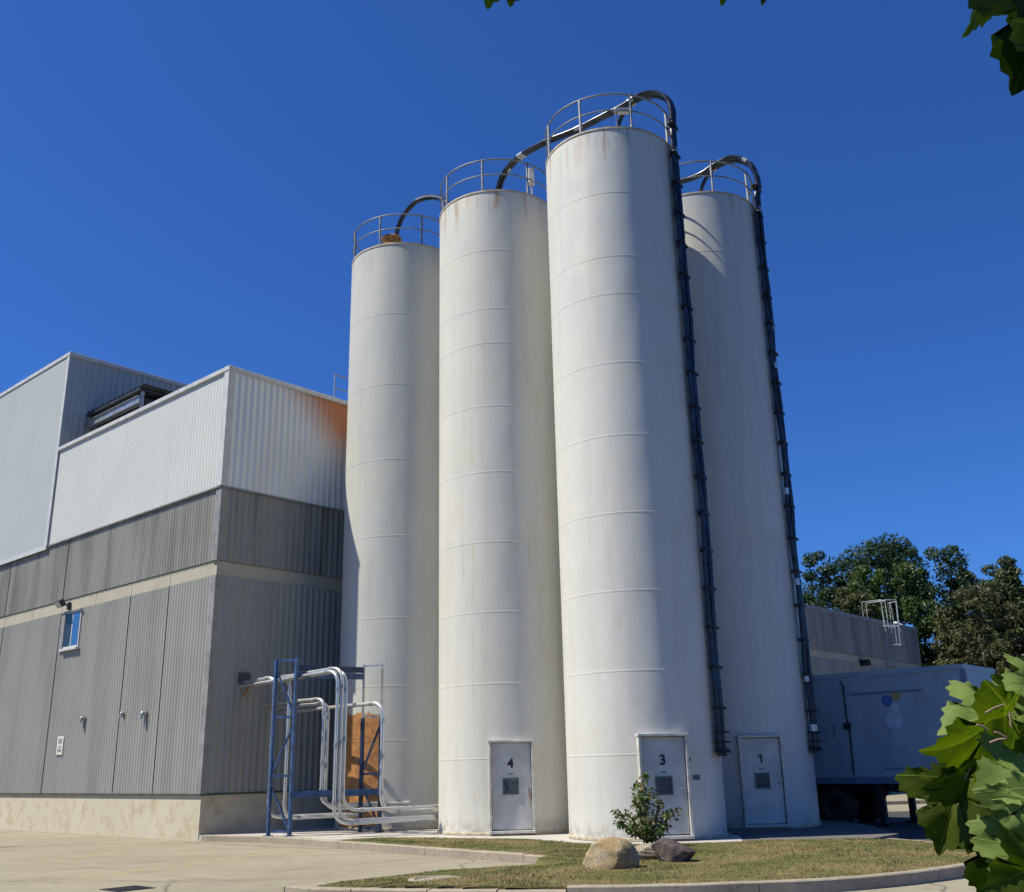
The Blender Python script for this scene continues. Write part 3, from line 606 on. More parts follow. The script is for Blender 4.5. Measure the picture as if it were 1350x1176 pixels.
# ------------------------------------------------------------------ silos
R = 1.83; HS = 18.04
def text_mesh(ch, size, mat, name):
    cu = D.curves.new('txt', 'FONT'); cu.body = ch; cu.size = size; cu.extrude = .004; cu.offset = size*.034; cu.align_x = 'CENTER'; cu.align_y = 'CENTER'
    to = D.objects.new('txt', cu); COL.objects.link(to); bpy.context.view_layer.update()
    dg = bpy.context.evaluated_depsgraph_get(); me = D.meshes.new_from_object(to.evaluated_get(dg)); D.objects.remove(to); me.materials.clear(); me.materials.append(mat)
    me.name = name; o = D.objects.new(name, me); COL.objects.link(o); return o
def silo(x, y, mat, label, seams, door=None, dang=0, posts0=0., railmat=M_RAIL, latch_rust=False):
    s = empty('silo', (x, y, 0), label, 'silo', 'tall cylindrical storage silos')
    b = MB(); zs = sorted([0, .02]+list(seams)+[HS]); n = 128
    prof = [(R, z) for z in np.linspace(-.1, HS, 40)]
    b.lathe(prof, n); sh_ = b.build('shell', mat, s)
    for z in seams:
        b = MB(); b.lathe([(R-.002, z-.05), (R+.0035, z-.03), (R+.004, z+.0), (R-.002, z+.006)], 96, smooth=False); o = b.build('seam', mat, sh_)
    b = MB(); b.lathe([(R, HS-.05), (R+.012, HS-.05), (R+.012, HS+.0), (R-.06, HS+.004), (R-.1, HS+.02), (.35, HS+.30), (0, HS+.30)], 96, smooth=False); b.build('roof_deck', M_DECK, s)
    b = MB(); b.lathe([(R+.013, HS-.055), (R+.018, HS-.05), (R+.018, HS+.004), (R-.05, HS+.010)], 96, smooth=False); b.build('rim', M_RIM, s)
    b = MB(); b.lathe([(R-.001, .0), (R+.03, .0), (R+.03, .05), (R-.001, .06)], 96, smooth=False); b.build('base_ring', M_RIM, s)
    if True:
        rl = D.objects.new('guard_rail', None); 
        D.objects.remove(rl)
        NP = 8; RR = R-.03
        top = MB(); top.tube([(RR*math.cos(a), RR*math.sin(a), HS+1.07) for a in np.linspace(0, 2*PI, 73)], .026, 8, cap=False); rail = top.build('top_rail', railmat, s)
        b = MB(); b.tube([(RR*math.cos(a), RR*math.sin(a), HS+.55) for a in np.linspace(0, 2*PI, 73)], .021, 8, cap=False); b.build('mid_rail', railmat, s)
        for k in range(NP):
            a = posts0+2*PI*k/NP; b = MB(); b.bar((RR*math.cos(a), RR*math.sin(a), HS+.0), (RR*math.cos(a), RR*math.sin(a), HS+1.08), .05, .05); b.build('rail_post', railmat, s)
    if door:
        ca = math.radians(dang); nn = Vector((math.sin(ca), -math.cos(ca), 0)); ax = Vector((math.cos(ca), math.sin(ca), 0)); Z = Vector((0, 0, 1))
        def P(u, d, z): return nn*d+ax*u+Z*z
        w, z0, z1 = .50, .10, 2.17
        fr = MB(); dd = R+.045
        fr.obox(P(-w-.03, dd-.06, (z0+z1)/2), ax, nn, Z, .03, .13, (z1-z0)/2+.0, .006); fr.obox(P(w+.03, dd-.06, (z0+z1)/2), ax, nn, Z, .03, .13, (z1-z0)/2, .006)
        fr.obox(P(0, dd-.06, z1+.03), ax, nn, Z, w+.075, .14, .03, .006); fr.obox(P(0, dd-.06, z0-.03), ax, nn, Z, w+.06, .15, .03, .006); fr.build('door_frame', M_FRAME, s)
        do = MB(); do.obox(P(0, R+.015, (z0+z1)/2+.005), ax, nn, Z, w-.012, .02, (z1-z0)/2-.018, .006); do = do.build('door', M_DOOR, s)
        lv = MB(); cz = 1.13; hw, hh = .19, .175
        lv.obox(P(-.02, R+.04, cz+hh), ax, nn, Z, hw, .012, .02); lv.obox(P(-.02, R+.04, cz-hh), ax, nn, Z, hw, .012, .02)
        lv.obox(P(-.02-hw+.015, R+.041, cz), ax, nn, Z, .018, .012, hh); lv.obox(P(-.02+hw-.015, R+.041, cz), ax, nn, Z, .018, .012, hh)
        lv.obox(P(-.02, R+.036, cz), ax, nn, Z, hw-.02, .001, hh-.01)
        for k in range(7):
            zc = cz-hh+.045+k*.045; yy = (nn*.8+Z*-.6).normalized(); lv.obox(P(-.02, R+.046, zc), ax, yy, ax.cross(yy), hw-.03, .017, .003)
        lv.build('louvre', M_LOUV, do)
        if door == '1':                                       # a bold one with its flag
            nb = MB(); nb.box(.0, .045, -.105, .105, -.004, .004); nb.add([(0, .105, .004), (-.06, .045, .004), (-.06, .01, .004), (0, .055, .004), (0, .105, -.004), (-.06, .045, -.004), (-.06, .01, -.004), (0, .055, -.004)], [(0, 1, 2, 3), (0, 4, 5, 1), (1, 5, 6, 2), (2, 6, 7, 3)]); nu = nb.build('door_number', M_NUM)
        else: nu = text_mesh(door, .30, M_NUM, 'door_number')
        nu.parent = do
        nu.matrix_basis = Matrix((( ax.x, 0, nn.x, 0), (ax.y, 0, nn.y, 0), (0, 1, 0, 0), (0, 0, 0, 1)))
        nu.location = P(-.02, R+.038, 1.66)
        st = MB(); st.obox(P(-.02, R+.0365, 1.415), ax, nn, Z, .065, .0015, .022); st.build('sticker', M_STICK, do)
        hd = MB(); hd.obox(P(w-.07, R+.045, 1.04), ax, nn, Z, .028, .012, .07, .004); hd.tube([P(w-.07, R+.05, 1.07), P(w-.07, R+.10, 1.07), P(w-.17, R+.10, 1.06)], .012, 8)
        hd.build('door_handle', M_GALV, do)
        if latch_rust:
            lk = MB(); lk.obox(P(w-.06, R+.055, .93), ax, nn, Z, .018, .018, .035, .006); lk.build('padlock', M_RUST, do)
            lk = MB(); lk.obox(P(w-.055, R+.0362, .78), ax, nn, Z, .018, .0008, .12); lk.build('rust_streak', M_STREAK, do)
        for zc in (.4, 1.15, 1.9):
            hg = MB(); hg.tube([P(-w-.002, R+.05, zc-.06), P(-w-.002, R+.05, zc+.06)], .014, 8); hg.build('hinge', M_FRAME, do)
    return s
SE = [1.81, 3.64, 5.47, 7.34, 9.29, 11.2, 13.1, 14.17, 16.05]
silo3 = silo(2.978, 25.098, M_S3, 'nearest and largest white silo, door numbered 3, beside the small bush', SE, '3', 6.8, .25)
silo4 = silo(-.304, 28.086, M_S4, 'cream white silo with door numbered 4, between the plain silo and the nearest silo', SE, '4', 3.7, .55, latch_rust=True)
silo1 = silo(6.061, 28.416, M_S1, 'shaded white silo with door numbered 1, rightmost, next to the trailer', SE, '1', 1.8, .1)
silo2 = silo(-3.542, 31.129, M_S2, 'grey silo without a visible door, leftmost, behind the pipe rack by the factory wall', [2.37, 3.87, 5.81, 8.25, 10.64, 13.1, 15.52], None, 0, .4)
# silo top fittings
b = MB(); cc = (-.35, -1.2, HS); b.lathe([(.30, .0), (.30, .40), (.34, .42), (.34, .50), (.0, .56)], 24, c=cc); b.lathe([(.315, .12), (.33, .14), (.33, .18), (.315, .2)], 24, c=cc); b.build('vent_cap', M_HATCH, silo2)
b = MB(); b.box(.98, 1.16, -1.45, -1.25, HS+.45, HS+.98, .02); b.box(1.04, 1.09, -1.36, -1.31, HS, HS+.5); b.build('junction_box', M_SIGN, silo4)
b = MB(); b.box(.12, .62, -.95, -.78, HS+1.12, HS+1.26, .02); b.box(.15, .19, -.88, -.84, HS+.1, HS+1.12); b.box(.55, .59, -.88, -.84, HS+.1, HS+1.12); b.build('junction_box', M_GALV, silo3)
for (ang, z, w_, h_) in ((32, 1.28, .10, .05), (26, 1.66, .06, .035)):
    a_ = math.radians(ang); nn = Vector((math.sin(a_), -math.cos(a_), 0)); ax = Vector((math.cos(a_), math.sin(a_), 0))
    b = MB(); b.obox(nn*(R+.008)+Vector((0, 0, z)), ax, nn, Vector((0, 0, 1)), w_, .008, h_, .003); b.build('plate', M_LOUV, silo3)

# ------------------------------------------------------------------ fill pipes
def q_top(p): return p.z > 16.5
def bundle(root, base, zbot, ztop, dirout, over, branches, rad=.062):
    """riser pipes side by side, clamps and pale sleeves; over = points after riser top"""
    tang = Vector((-dirout.y, dirout.x, 0)); n = 3
    for i in range(n):
        off = tang*((i-1)*.135)+dirout*(.05 if i == 1 else 0)
        jog = []
        for k, z in enumerate(np.arange(zbot, ztop-.3, 1.1)):
            jog.append(Vector((base.x, base.y, z))+off+dirout*random.uniform(-.03, .035)+tang*random.uniform(-.02, .02))
        path = jog+[Vector(p)+off*.8 for p in over[0]]
        if i == 2 and len(over) > 1: path = jog+[Vector(p)+off*.6 for p in over[1]]
        b = MB(); sp_ = spline(path, 6); b.tube(sp_, rad, 10); o = part(b, 'pipe', M_BLACKP, root)
        for k in range(3, len(sp_)-4, 7):
            if random.random() < (.5 if q_top(sp_[k]) else .45):
                sl_ = MB(); q0 = sp_[k]; q1 = sp_[k+1]; sl_.tube([q0, q0.lerp(q1, 1.0), ] if (q1-q0).length > .15 else [q0, q1, sp_[k+2]], rad+.008, 10); so_ = part(sl_, 'coupling', (M_GALV if q_top(q0) else M_ALU) if random.random() < (.6 if q_top(q0) else .35) else M_BLACKP, root)
                so_.matrix_parent_inverse = Matrix.Identity(4); so_.parent = o; 
    for z in np.arange(zbot+.15, ztop, .93):
        b = MB(); c0 = Vector((base.x, base.y, z)); b.obox(c0+dirout*.02, tang, dirout, Vector((0, 0, 1)), .24, .085, .03, .006); b.obox(c0-dirout*.1, tang, dirout, Vector((0, 0, 1)), .03, .06, .03)
        part(b, 'clamp', M_CHASS, root)
    for z in np.arange(zbot+.1, zbot+.75, .22):
        b = MB(); c0 = Vector((base.x, base.y, z)); b.obox(c0+dirout*.03, tang, dirout, Vector((0, 0, 1)), .27, .10, .02, .004); part(b, 'end_coupling', M_CHASS, root)
phi = math.radians(30); dout = Vector((math.cos(phi), -math.sin(phi), 0))
b3 = Vector((2.978, 25.098, 0))+dout*(R+.13)
f3 = empty('fill_pipe', (b3.x, b3.y, 0), 'black conduit bundle climbing the silo numbered 3 and arching over its top', 'pipe', 'black fill pipes over the silos')
bundle(f3, b3, 1.72, 19.2, dout, [[at(887, 165, 24.2), at(886, 145, 24.2), at(878, 130, 24.3), at(862, 124, 24.45), at(842, 129, 24.6), at(822, 142, 24.8), at(790, 158, 25.2), at(760, 173, 25.7), at(722, 188, 26.3), at(692, 204, 27.0), at(674, 219, 27.5), at(662, 237, 27.8), at(655, 262, 28.05)],
                              [at(887, 165, 24.2), at(886, 145, 24.2), at(878, 131, 24.3), at(862, 125, 24.45), at(842, 129, 24.6), at(826, 142, 24.8), at(816, 156, 25.0), at(811, 178, 25.15)]], None)
b1 = Vector((6.061, 28.416, 0))+dout*(R+.13)
f1 = empty('fill_pipe', (b1.x, b1.y, 0), 'black conduit bundle climbing the silo numbered 1 beside the trailer', 'pipe', 'black fill pipes over the silos')
bundle(f1, b1, 1.75, 19.1, dout, [[at(1000, 250, 27.45), at(996, 230, 27.5), at(986, 215, 27.6), at(967, 209, 27.8), at(948, 216, 28.0), at(925, 231, 28.3), at(900, 240, 28.8), at(870, 248, 29.1), at(820, 268, 29.0), at(775, 290, 28.8), at(745, 300, 28.6)],
                              [at(1000, 250, 27.45), at(996, 230, 27.5), at(986, 216, 27.6), at(967, 211, 27.8), at(948, 217, 28.0), at(934, 228, 28.2), at(925, 243, 28.35), at(920, 262, 28.5)]], None)
f2 = empty('fill_pipe', (-3.9, 31.0, HS), 'single dark hooped pipe arching from the plain grey silo to the silo numbered 4', 'pipe', 'black fill pipes over the silos')
b = MB(); b.tube(spline([at(521, 325, 31.3), at(524, 303, 31.2), at(532, 284, 31.0), at(546, 268, 30.7), at(562, 261, 30.4), at(580, 262, 29.9), at(592, 270, 29.4), at(605, 290, 28.9), at(612, 305, 28.7)], 8), .085, 10); part(b, 'pipe', M_BLACKP, f2)
b = MB(); b.tube(spline([at(546, 264, 30.72), at(562, 257.5, 30.42), at(578, 258, 29.95)], 8), .022, 8); part(b, 'support_wire', M_BLACKP, f2)

# ------------------------------------------------------------------ blue pipe rack
rk = empty('pipe_rack', (-5.5, 28.0, 0), 'blue steel ladder frames holding the silver pipes in front of the shaded wall', 'rack')
def ladder(A, B, h, m, z0=-.012, mtop=None, zs=2.95):
    A = Vector(A); B = Vector(B); Z = Vector((0, 0, 1)); d = (B-A).normalized()
    for P in (A, B):
        if mtop:
            b = MB(); b.bar(P+Z*z0, P+Z*zs, .09, .09, .006); part(b, 'upright', m, rk); b = MB(); b.bar(P+Z*zs, P+Z*h, .055, .055, .004); part(b, 'upright', mtop, rk)
        else: b = MB(); b.bar(P+Z*z0, P+Z*h, .09, .09, .006); part(b, 'upright', m, rk)
        b = MB(); b.obox(P+Z*(z0+.012), d, d.cross(Z), Z, .10, .10, .012); part(b, 'foot_plate', m, rk)
    levels = [.12, h*.27, h*.42, h*.62, h*.97]
    zz = [.14, 1.22, 1.50, 2.78, 2.98, h-.05]
    for z in (.10, 1.48, 2.98, h-.05):
        b = MB(); b.bar(A+Z*z+d*.045, B+Z*z-d*.045, .06 if not (mtop and z > zs) else .04, .06 if not (mtop and z > zs) else .04); part(b, 'rung', mtop if mtop and z > zs else m, rk)
    for (za, zb, fl) in ((.15, 1.20, 1), (1.55, 2.75, 0), (3.05, 4.2, 1)):
        if mtop and za > zs: continue
        b = MB(); p0, p1 = (A, B) if fl else (B, A); b.bar(p0+Z*zb+(p1-p0).normalized()*.03, p1+Z*za-(p1-p0).normalized()*.03, .05, .05); part(b, 'brace', m, rk)
LA, LB = (-6.57, 27.94, 0), (-5.97, 27.74, 0); LC, LD_ = (-4.30, 28.80, 0), (-3.76, 28.62, 0)
ladder(LA, LB, 4.52, M_BLUE); ladder(LC, LD_, 4.42, M_DKBLUE, mtop=M_GALV)  # second frame's pale upper half: light on it put into the colour
for (P, Q, z, m_) in ((LB, LC, 4.08, M_BLUE), (LB, LC, 1.00, M_BLUE), (LB, LD_, 1.02, M_BLUE), (LB, LC, 4.26, M_DKBLUE)):
    off = Vector((0, 0, 0)) if Q is LC else Vector((.03, -.05, 0))
    b = MB(); b.bar(Vector(P)+Vector((0, 0, z))+off, Vector(Q)+Vector((0, 0, z))+off, .06, .16, .006); part(b, 'beam', m_, rk)

# silver transfer pipes
Z = Vector((0, 0, 1))
def tpipe(label, path, r=.055, rad=.38, flanges=(), matp=None):
    root = empty('transfer_pipe', path[0], label, 'pipe', 'silver transfer pipes on the blue rack')
    b = MB(); pts = rounded(path, rad, 8); b.tube(pts, r, 12); part(b, 'tube', matp or M_ALU, root)
    for i in range(1, len(path)-1):
        a = Vector(path[i]); d0 = (Vector(path[i-1])-a).normalized(); d1 = (Vector(path[i+1])-a).normalized()
        for d in (d0, d1):
            c0 = a+d*(rad+.05); b = MB(); b.tube([c0-d*.05, c0+d*.05], r+.012, 12); part(b, 'coupling', M_GALV, root)
    for (i, k) in flanges:
        c0 = Vector(path[i]).lerp(Vector(path[i+1]), k); d = (Vector(path[i+1])-Vector(path[i])).normalized(); b = MB(); b.tube([c0-d*.06, c0+d*.06], r+.014, 12); part(b, 'coupling', M_GALV, root)
    return root
def oz(px, py, t): o, z = onT(px, py, t); return o, z
specs = [(.98, 446, 884, 1068, 1087, 'silver pipe outermost in the tall bend, lowest run to the silos', 26.9),
         (1.10, 452, 880, 1060, 1083, 'silver pipe in the middle of the tall bend above the blue beam', 27.0),
         (1.22, 457, 884, 1050, 1069, 'silver pipe of the tall bend with the higher run to the silos', 27.2)]
hits = []
for (t_, px, yt, yb, yh, lb, ye) in specs:
    o_, zt = oz(px, yt, t_); _, zb = oz(px, yh, t_)
    endx = at(575, yh-5, 27.95)
    tpipe(lb, [wall(t_, .0, zt-.12), wall(t_, o_, zt+.02), wall(t_, o_, zb), Vector((-1.9, 28.0+t_*.2, zb+.03))], .044, .45, [(0, .45), (1, .5)])
for (t_, px, yt, yh, lb) in ((1.06, 363, 890, 1078, 'silver pipe dropping inside the left blue ladder frame'), (1.30, 383, 892, 1079, 'silver pipe dropping just behind the right upright of the left ladder frame')):
    o_, zt = oz(px, yt, t_); _, zb = oz(px, yh, t_)
    tpipe(lb, [wall(t_, .0, zt-.1), wall(t_, o_, zt-.05), wall(t_, o_, zb), wall(4.05 if px < 370 else 3.85, 3.0 if px < 370 else 3.2, zb+.02)], .05, .34, [(1, .5)])
for (t_, px, yt, yh, lb) in ((1.9, 428, 921, 1062, 'short silver pipe with a low bend in the middle of the rack'), (2.05, 433, 927, 1066, 'short silver pipe just behind the low middle bend')):
    o_, zt = oz(px, yt, t_); _, zb = oz(px, yh, t_)
    tpipe(lb, [wall(t_, .0, zt), wall(t_, o_, zt), wall(t_, o_, zb), wall(t_+2.1, o_+1.2, zb)], .05, .34, [(1, .6)])
o_, zt = oz(505, 926, 2.4); _, zb = oz(505, 1070, 2.4)
tpipe('silver pipe at the right end bending down in front of the grey silo', [wall(2.4, .0, zt-.05), wall(2.4, o_, zt), wall(2.4, o_, zb), Vector((-1.95, 28.5, zb))], .055, .42, [(0, .6), (1, .5)])
b_ = empty('pipe_sleeve', wall(.66, .05, 4.1), 'rusty bracket around the pipe hole in the shaded ribbed wall', 'bracket')
b = MB(); b.wbox(.92, 1.30, .05, .09, 4.05, 4.36, .01); part(b, 'plate', M_LAMP, b_)
b = MB(); b.bar(wall(1.1, .08, 4.0), wall(1.1, .5, 4.0), .06, .05); b.bar(wall(1.1, .08, 3.7), wall(1.1, .4, 3.98), .04, .04); part(b, 'bracket_arm', M_RUST, b_)

# ------------------------------------------------------------------ trailer
TQ = Vector((11.8, 27.1, 0)); TA = -NR; TW = DR; tz = math.atan2(TA.y, TA.x)
tr = empty('semi_trailer', (TQ.x, TQ.y, LZ), 'blue box trailer parked in the shade right of the silos', 'trailer')
ZS = lambda z: 1.605+(z-1.605)*1.18 if z > .99 else z
def tb(s0, s1, w0, w1, z0, z1, bev=0):
    if s1 < 4: s0, s1 = s0*1.18, s1*1.18
    z0, z1 = ZS(z0), ZS(z1); b = MB(); b.obox(TQ+TA*((s0+s1)/2)+TW*((w0+w1)/2)+Vector((0, 0, (z0+z1)/2)), TA, TW, Vector((0, 0, 1)), (s1-s0)/2, (w1-w0)/2, (z1-z0)/2, bev); return b
TLN = 12.5
part(tb(0, TLN, 0, 2.5, 1.16, 3.56, .03), 'body', M_TRAIL, tr)
for i, s_ in enumerate(np.arange(.62, TLN, 1.22)):
    part(tb(s_-.012, s_+.012, -.012, .01, 1.30, 3.44), 'panel_rivet_strip', M_TRAIL, tr)
part(tb(-.01, TLN+.01, -.025, 2.525, 3.47, 3.59, .008), 'top_rail', M_TRAIL, tr); part(tb(-.01, TLN+.01, -.03, 2.53, 1.045, 1.20, .008), 'bottom_rail', M_TRAILD, tr)
for w_ in (-.03, 2.44): part(tb(-.03, .09, w_, w_+.09, 1.2, 3.47, .006), 'corner_post', M_TRAILD, tr)
part(tb(1.0, 2.7, -.02, .0, 3.05, 3.10), 'moulding', M_TRAILD, tr); part(tb(.9, 1.4, -.02, .0, 1.36, 1.39), 'moulding', M_TRAILD, tr); part(tb(1.5, 2.1, -.02, .0, 1.36, 1.39), 'moulding', M_TRAILD, tr)
b = MB(); Pt = lambda s_, z_: TQ+TA*s_*1.18-TW*.035+Vector((0, 0, ZS(z_)))
b.tube([Pt(2.92, 3.4), Pt(2.86, 3.3), Pt(2.86, 2.5), Pt(2.82, 2.35), Pt(2.84, 1.25)], .022, 8); part(b, 'air_line', M_CHASS, tr)
part(tb(2.78, 2.95, -.09, .0, 2.28, 2.42, .01), 'gladhand_box', M_CHASS, tr); part(tb(3.18, 3.23, -.05, .0, 2.1, 2.38, .01), 'latch', M_TRAILD, tr)
# round emblem and two small diamonds on the side
def mark(s_, z_, r_, n_, m_, rot=0):
    b = MB(); r_ *= 1.18; c0 = TQ+TA*s_*1.18-TW*.013+Vector((0, 0, ZS(z_))); vs = [c0-TA*(r_*math.cos(a+rot))+Vector((0, 0, r_*math.sin(a+rot))) for a in [2*PI*k/n_ for k in range(n_)]]
    vs2 = [v-TW*.004 for v in vs]; b.add(vs+vs2, [tuple(range(n_, 2*n_))]+[(k, (k+1) % n_, n_+(k+1) % n_, n_+k) for k in range(n_)]); return part(b, 'emblem', m_, tr)
ME1 = m_plain('emblem_blue', (.05, .14, .42), .5); ME2 = m_plain('emblem_yellow', (.42, .33, .12), .5); ME3 = m_plain('emblem_pale', (.46, .55, .68), .5)
mark(1.83, 2.88, .13, 24, ME1); mark(1.60, 3.0, .15, 4, ME2, .3); mark(1.65, 2.75, .14, 4, ME3, .4); mark(1.72, 2.45, .22, 7, ME3, .2)
part(tb(.1, TLN-.1, .55, .70, .72, .93), 'chassis_rail', M_CHASS, tr); part(tb(.1, TLN-.1, 1.8, 1.95, .72, .93), 'chassis_rail', M_CHASS, tr)
for w_ in (.16, 2.2):
    lg = MB(); lg.obox(TQ+TA*2.75+TW*(w_+.07)+Vector((0, 0, .40)), TA, TW, Vector((0, 0, 1)), .085, .085, .54, .008)
    lg.bar(TQ+TA*2.75+TW*(w_+.07)+Vector((0, 0, .55)), TQ+TA*2.2+TW*(w_+.07)+Vector((0, 0, 1.02)), .06, .06); lg.obox(TQ+TA*2.75+TW*(w_+.07)+Vector((0, 0, LZ+.035)), TA, TW, Vector((0, 0, 1)), .2, .15, .03, .01)
    part(lg, 'landing_leg', M_CHASS, tr)
part(tb(4.85, 5.2, .05, 2.45, .0, .93, .01), 'mud_flap', M_CHASS, tr)
part(tb(.4, 2.0, .5, 2.0, .74, .82), 'coupling_plate', M_CHASS, tr)
for s_ in (4.1, 10.6):
    part(tb(s_-.06, s_+.06, .3, 2.2, .30, .42), 'axle', M_CHASS, tr)
    for w0, w1 in ((.02, .27), (.32, .57), (1.93, 2.18), (2.23, 2.48)):
        wh = MB(); c0 = TQ+TA*s_+Vector((0, 0, LZ+.51)); n = 28; vs = []
        pr = [(.28, w0+.02), (.46, w0), (.50, w0+.04), (.51, (w0+w1)/2), (.50, w1-.04), (.46, w1), (.28, w1-.02)]
        for (r_, w_) in pr:
            for k in range(n): a = 2*PI*k/n; vs.append(c0+TW*w_+TA*(r_*math.cos(a))+Vector((0, 0, r_*math.sin(a))))
        wh.add(vs, [(i*n+k, i*n+(k+1) % n, (i+1)*n+(k+1) % n, (i+1)*n+k) for i in range(6) for k in range(n)], True); w_o = part(wh, 'wheel', M_BLACK, tr)
        rm = MB(); vs = []
        for (r_, w_) in ((.28, w0+.02), (.25, w0+.07), (.10, w0+.08), (.0, w0+.05)):
            for k in range(n): a = 2*PI*k/n; vs.append(c0+TW*w_+TA*(r_*math.cos(a))+Vector((0, 0, r_*math.sin(a))))
        rm.add(vs, [(i*n+k, i*n+(k+1) % n, (i+1)*n+(k+1) % n, (i+1)*n+k) for i in range(3) for k in range(n)], True); r_o = part(rm, 'rim', M_CHASS, tr); r_o.parent = w_o; r_o.matrix_parent_inverse = Matrix.Identity(4)

# ------------------------------------------------------------------ boulders
def rock(name, c, dims, seed, m, label, flat=.25, rot=0):
    import bmesh
    r_ = np.random.default_rng(seed); bm = bmesh.new(); bmesh.ops.create_icosphere(bm, subdivisions=5, radius=1)
    pl = r_.normal(size=(13, 3)); pl /= np.linalg.norm(pl, axis=1)[:, None]; dd = r_.uniform(.62, .92, 13)
    ph = r_.uniform(0, 6, (8, 3)); fq = r_.normal(size=(8, 3))*np.array([2, 3, 4, 5, 8, 11, 15, 20])[:, None]*.6
    for v in bm.verts:
        p = np.array(v.co)
        for n_, d_ in zip(pl, dd):
            k = p@n_
            if k > d_: p = p-n_*(k-d_)*.97
        q = sum(np.sin(fq[i]@p+ph[i, 0])/(3+i*1.2) for i in range(8)); p = p*(1+.10*q-.02*abs(math.sin(fq[3]@p+ph[2, 1])))
        p = p*np.array(dims)/2
        if p[2] < -flat*dims[2]: p[2] = -flat*dims[2]
        ca, sa = math.cos(rot), math.sin(rot)
        v.co = (c[0]+p[0]*ca-p[1]*sa, c[1]+p[0]*sa+p[1]*ca, c[2]+p[2])
    me = D.meshes.new(name); bm.to_mesh(me); bm.free(); me.materials.append(m); me.polygons.foreach_set('use_smooth', [False]*len(me.polygons))
    o = D.objects.new(name, me); COL.objects.link(o); return tag(o, label, 'rock', 'boulders on the grass island')
def m_rock(name, a, b_, c_, sc=3):
    t = NT(name, .85, 0, .2); c = t.coord(kind='Object'); n1 = t.noise(c, sc, 6, .65); n2 = t.noise(c, sc*9, 5, .7); n3 = t.noise(c, sc*.6, 3)
    col = t.mix(t.ramp(n1, .4, .6), a, b_); col = t.mix(t.ramp(n3, .52, .68, 0, .8), col, c_); col = t.mix(t.ramp(n2, .35, .7, 0, .5), col, tuple(x*.45 for x in a)); t.color(col)
    t.bump(t.math('ADD', n2, t.math('MULTIPLY', n1, 2.)), .7, .03); return t.m
rock('boulder', (1.48, 17.75, .13), (1.0, .85, .68), 6, m_rock('rock_tan', (.42, .30, .15), (.50, .40, .25), (.50, .45, .35)), 'large tan boulder with pinkish patches in front of the bush', .4, .2)
rock('boulder', (2.62, 18.75, .10), (.82, .62, .50), 11, m_rock('rock_dark', (.10, .085, .085), (.20, .15, .13), (.36, .31, .27), 5), 'small dark grey boulder with pale patches right of the tan one', .4, -.3)
rock('boulder', (2.25, 19.2, .06), (.85, .6, .36), 23, m_rock('rock_buff', (.40, .33, .24), (.46, .39, .29), (.36, .29, .22), 4), 'low buff boulder half hidden between the tan and dark boulders', .4, .5)

# manhole by the near kerb
mh = empty('manhole', (-.95, 16.75, -.12), 'round concrete access cover sunk in the grass by the broken kerb', 'manhole')
mp_ = atz(574, 1166, -.10); zc = float(lawn_z(np.array([mp_.x]), np.array([mp_.y]))[0])-.015; mh.location = (mp_.x, mp_.y, zc); bpy.context.view_layer.update()
b = MB(); b.lathe([(.41, -.1), (.42, .025), (.40, .035), (.33, .035), (.32, .02)], 40, smooth=False, c=(mp_.x, mp_.y, zc)); part(b, 'ring', M_KERB, mh)
b = MB(); b.lathe([(.315, .0), (.315, .018), (.0, .022)], 40, smooth=False, c=(mp_.x, mp_.y, zc)); part(b, 'cover', M_KERB, mh)
# oil-dark drain cover in the lot
dr_ = empty('drain_cover', tuple(atz(168, 1172, LZ)), 'dark iron drain cover in the concrete lot at the bottom left', 'drain')
p_ = atz(168, 1172, LZ); b = MB(); b.obox((p_.x, p_.y, LZ+.004), DR, NR, Z, .32, .32, .004); part(b, 'frame', M_CHASS, dr_)
b = MB()
for k in range(7): b.obox(Vector((p_.x, p_.y, LZ+.011))+DR*(-.24+k*.08), DR, NR, Z, .02, .27, .004)
part(b, 'grate', M_CHASS, dr_)

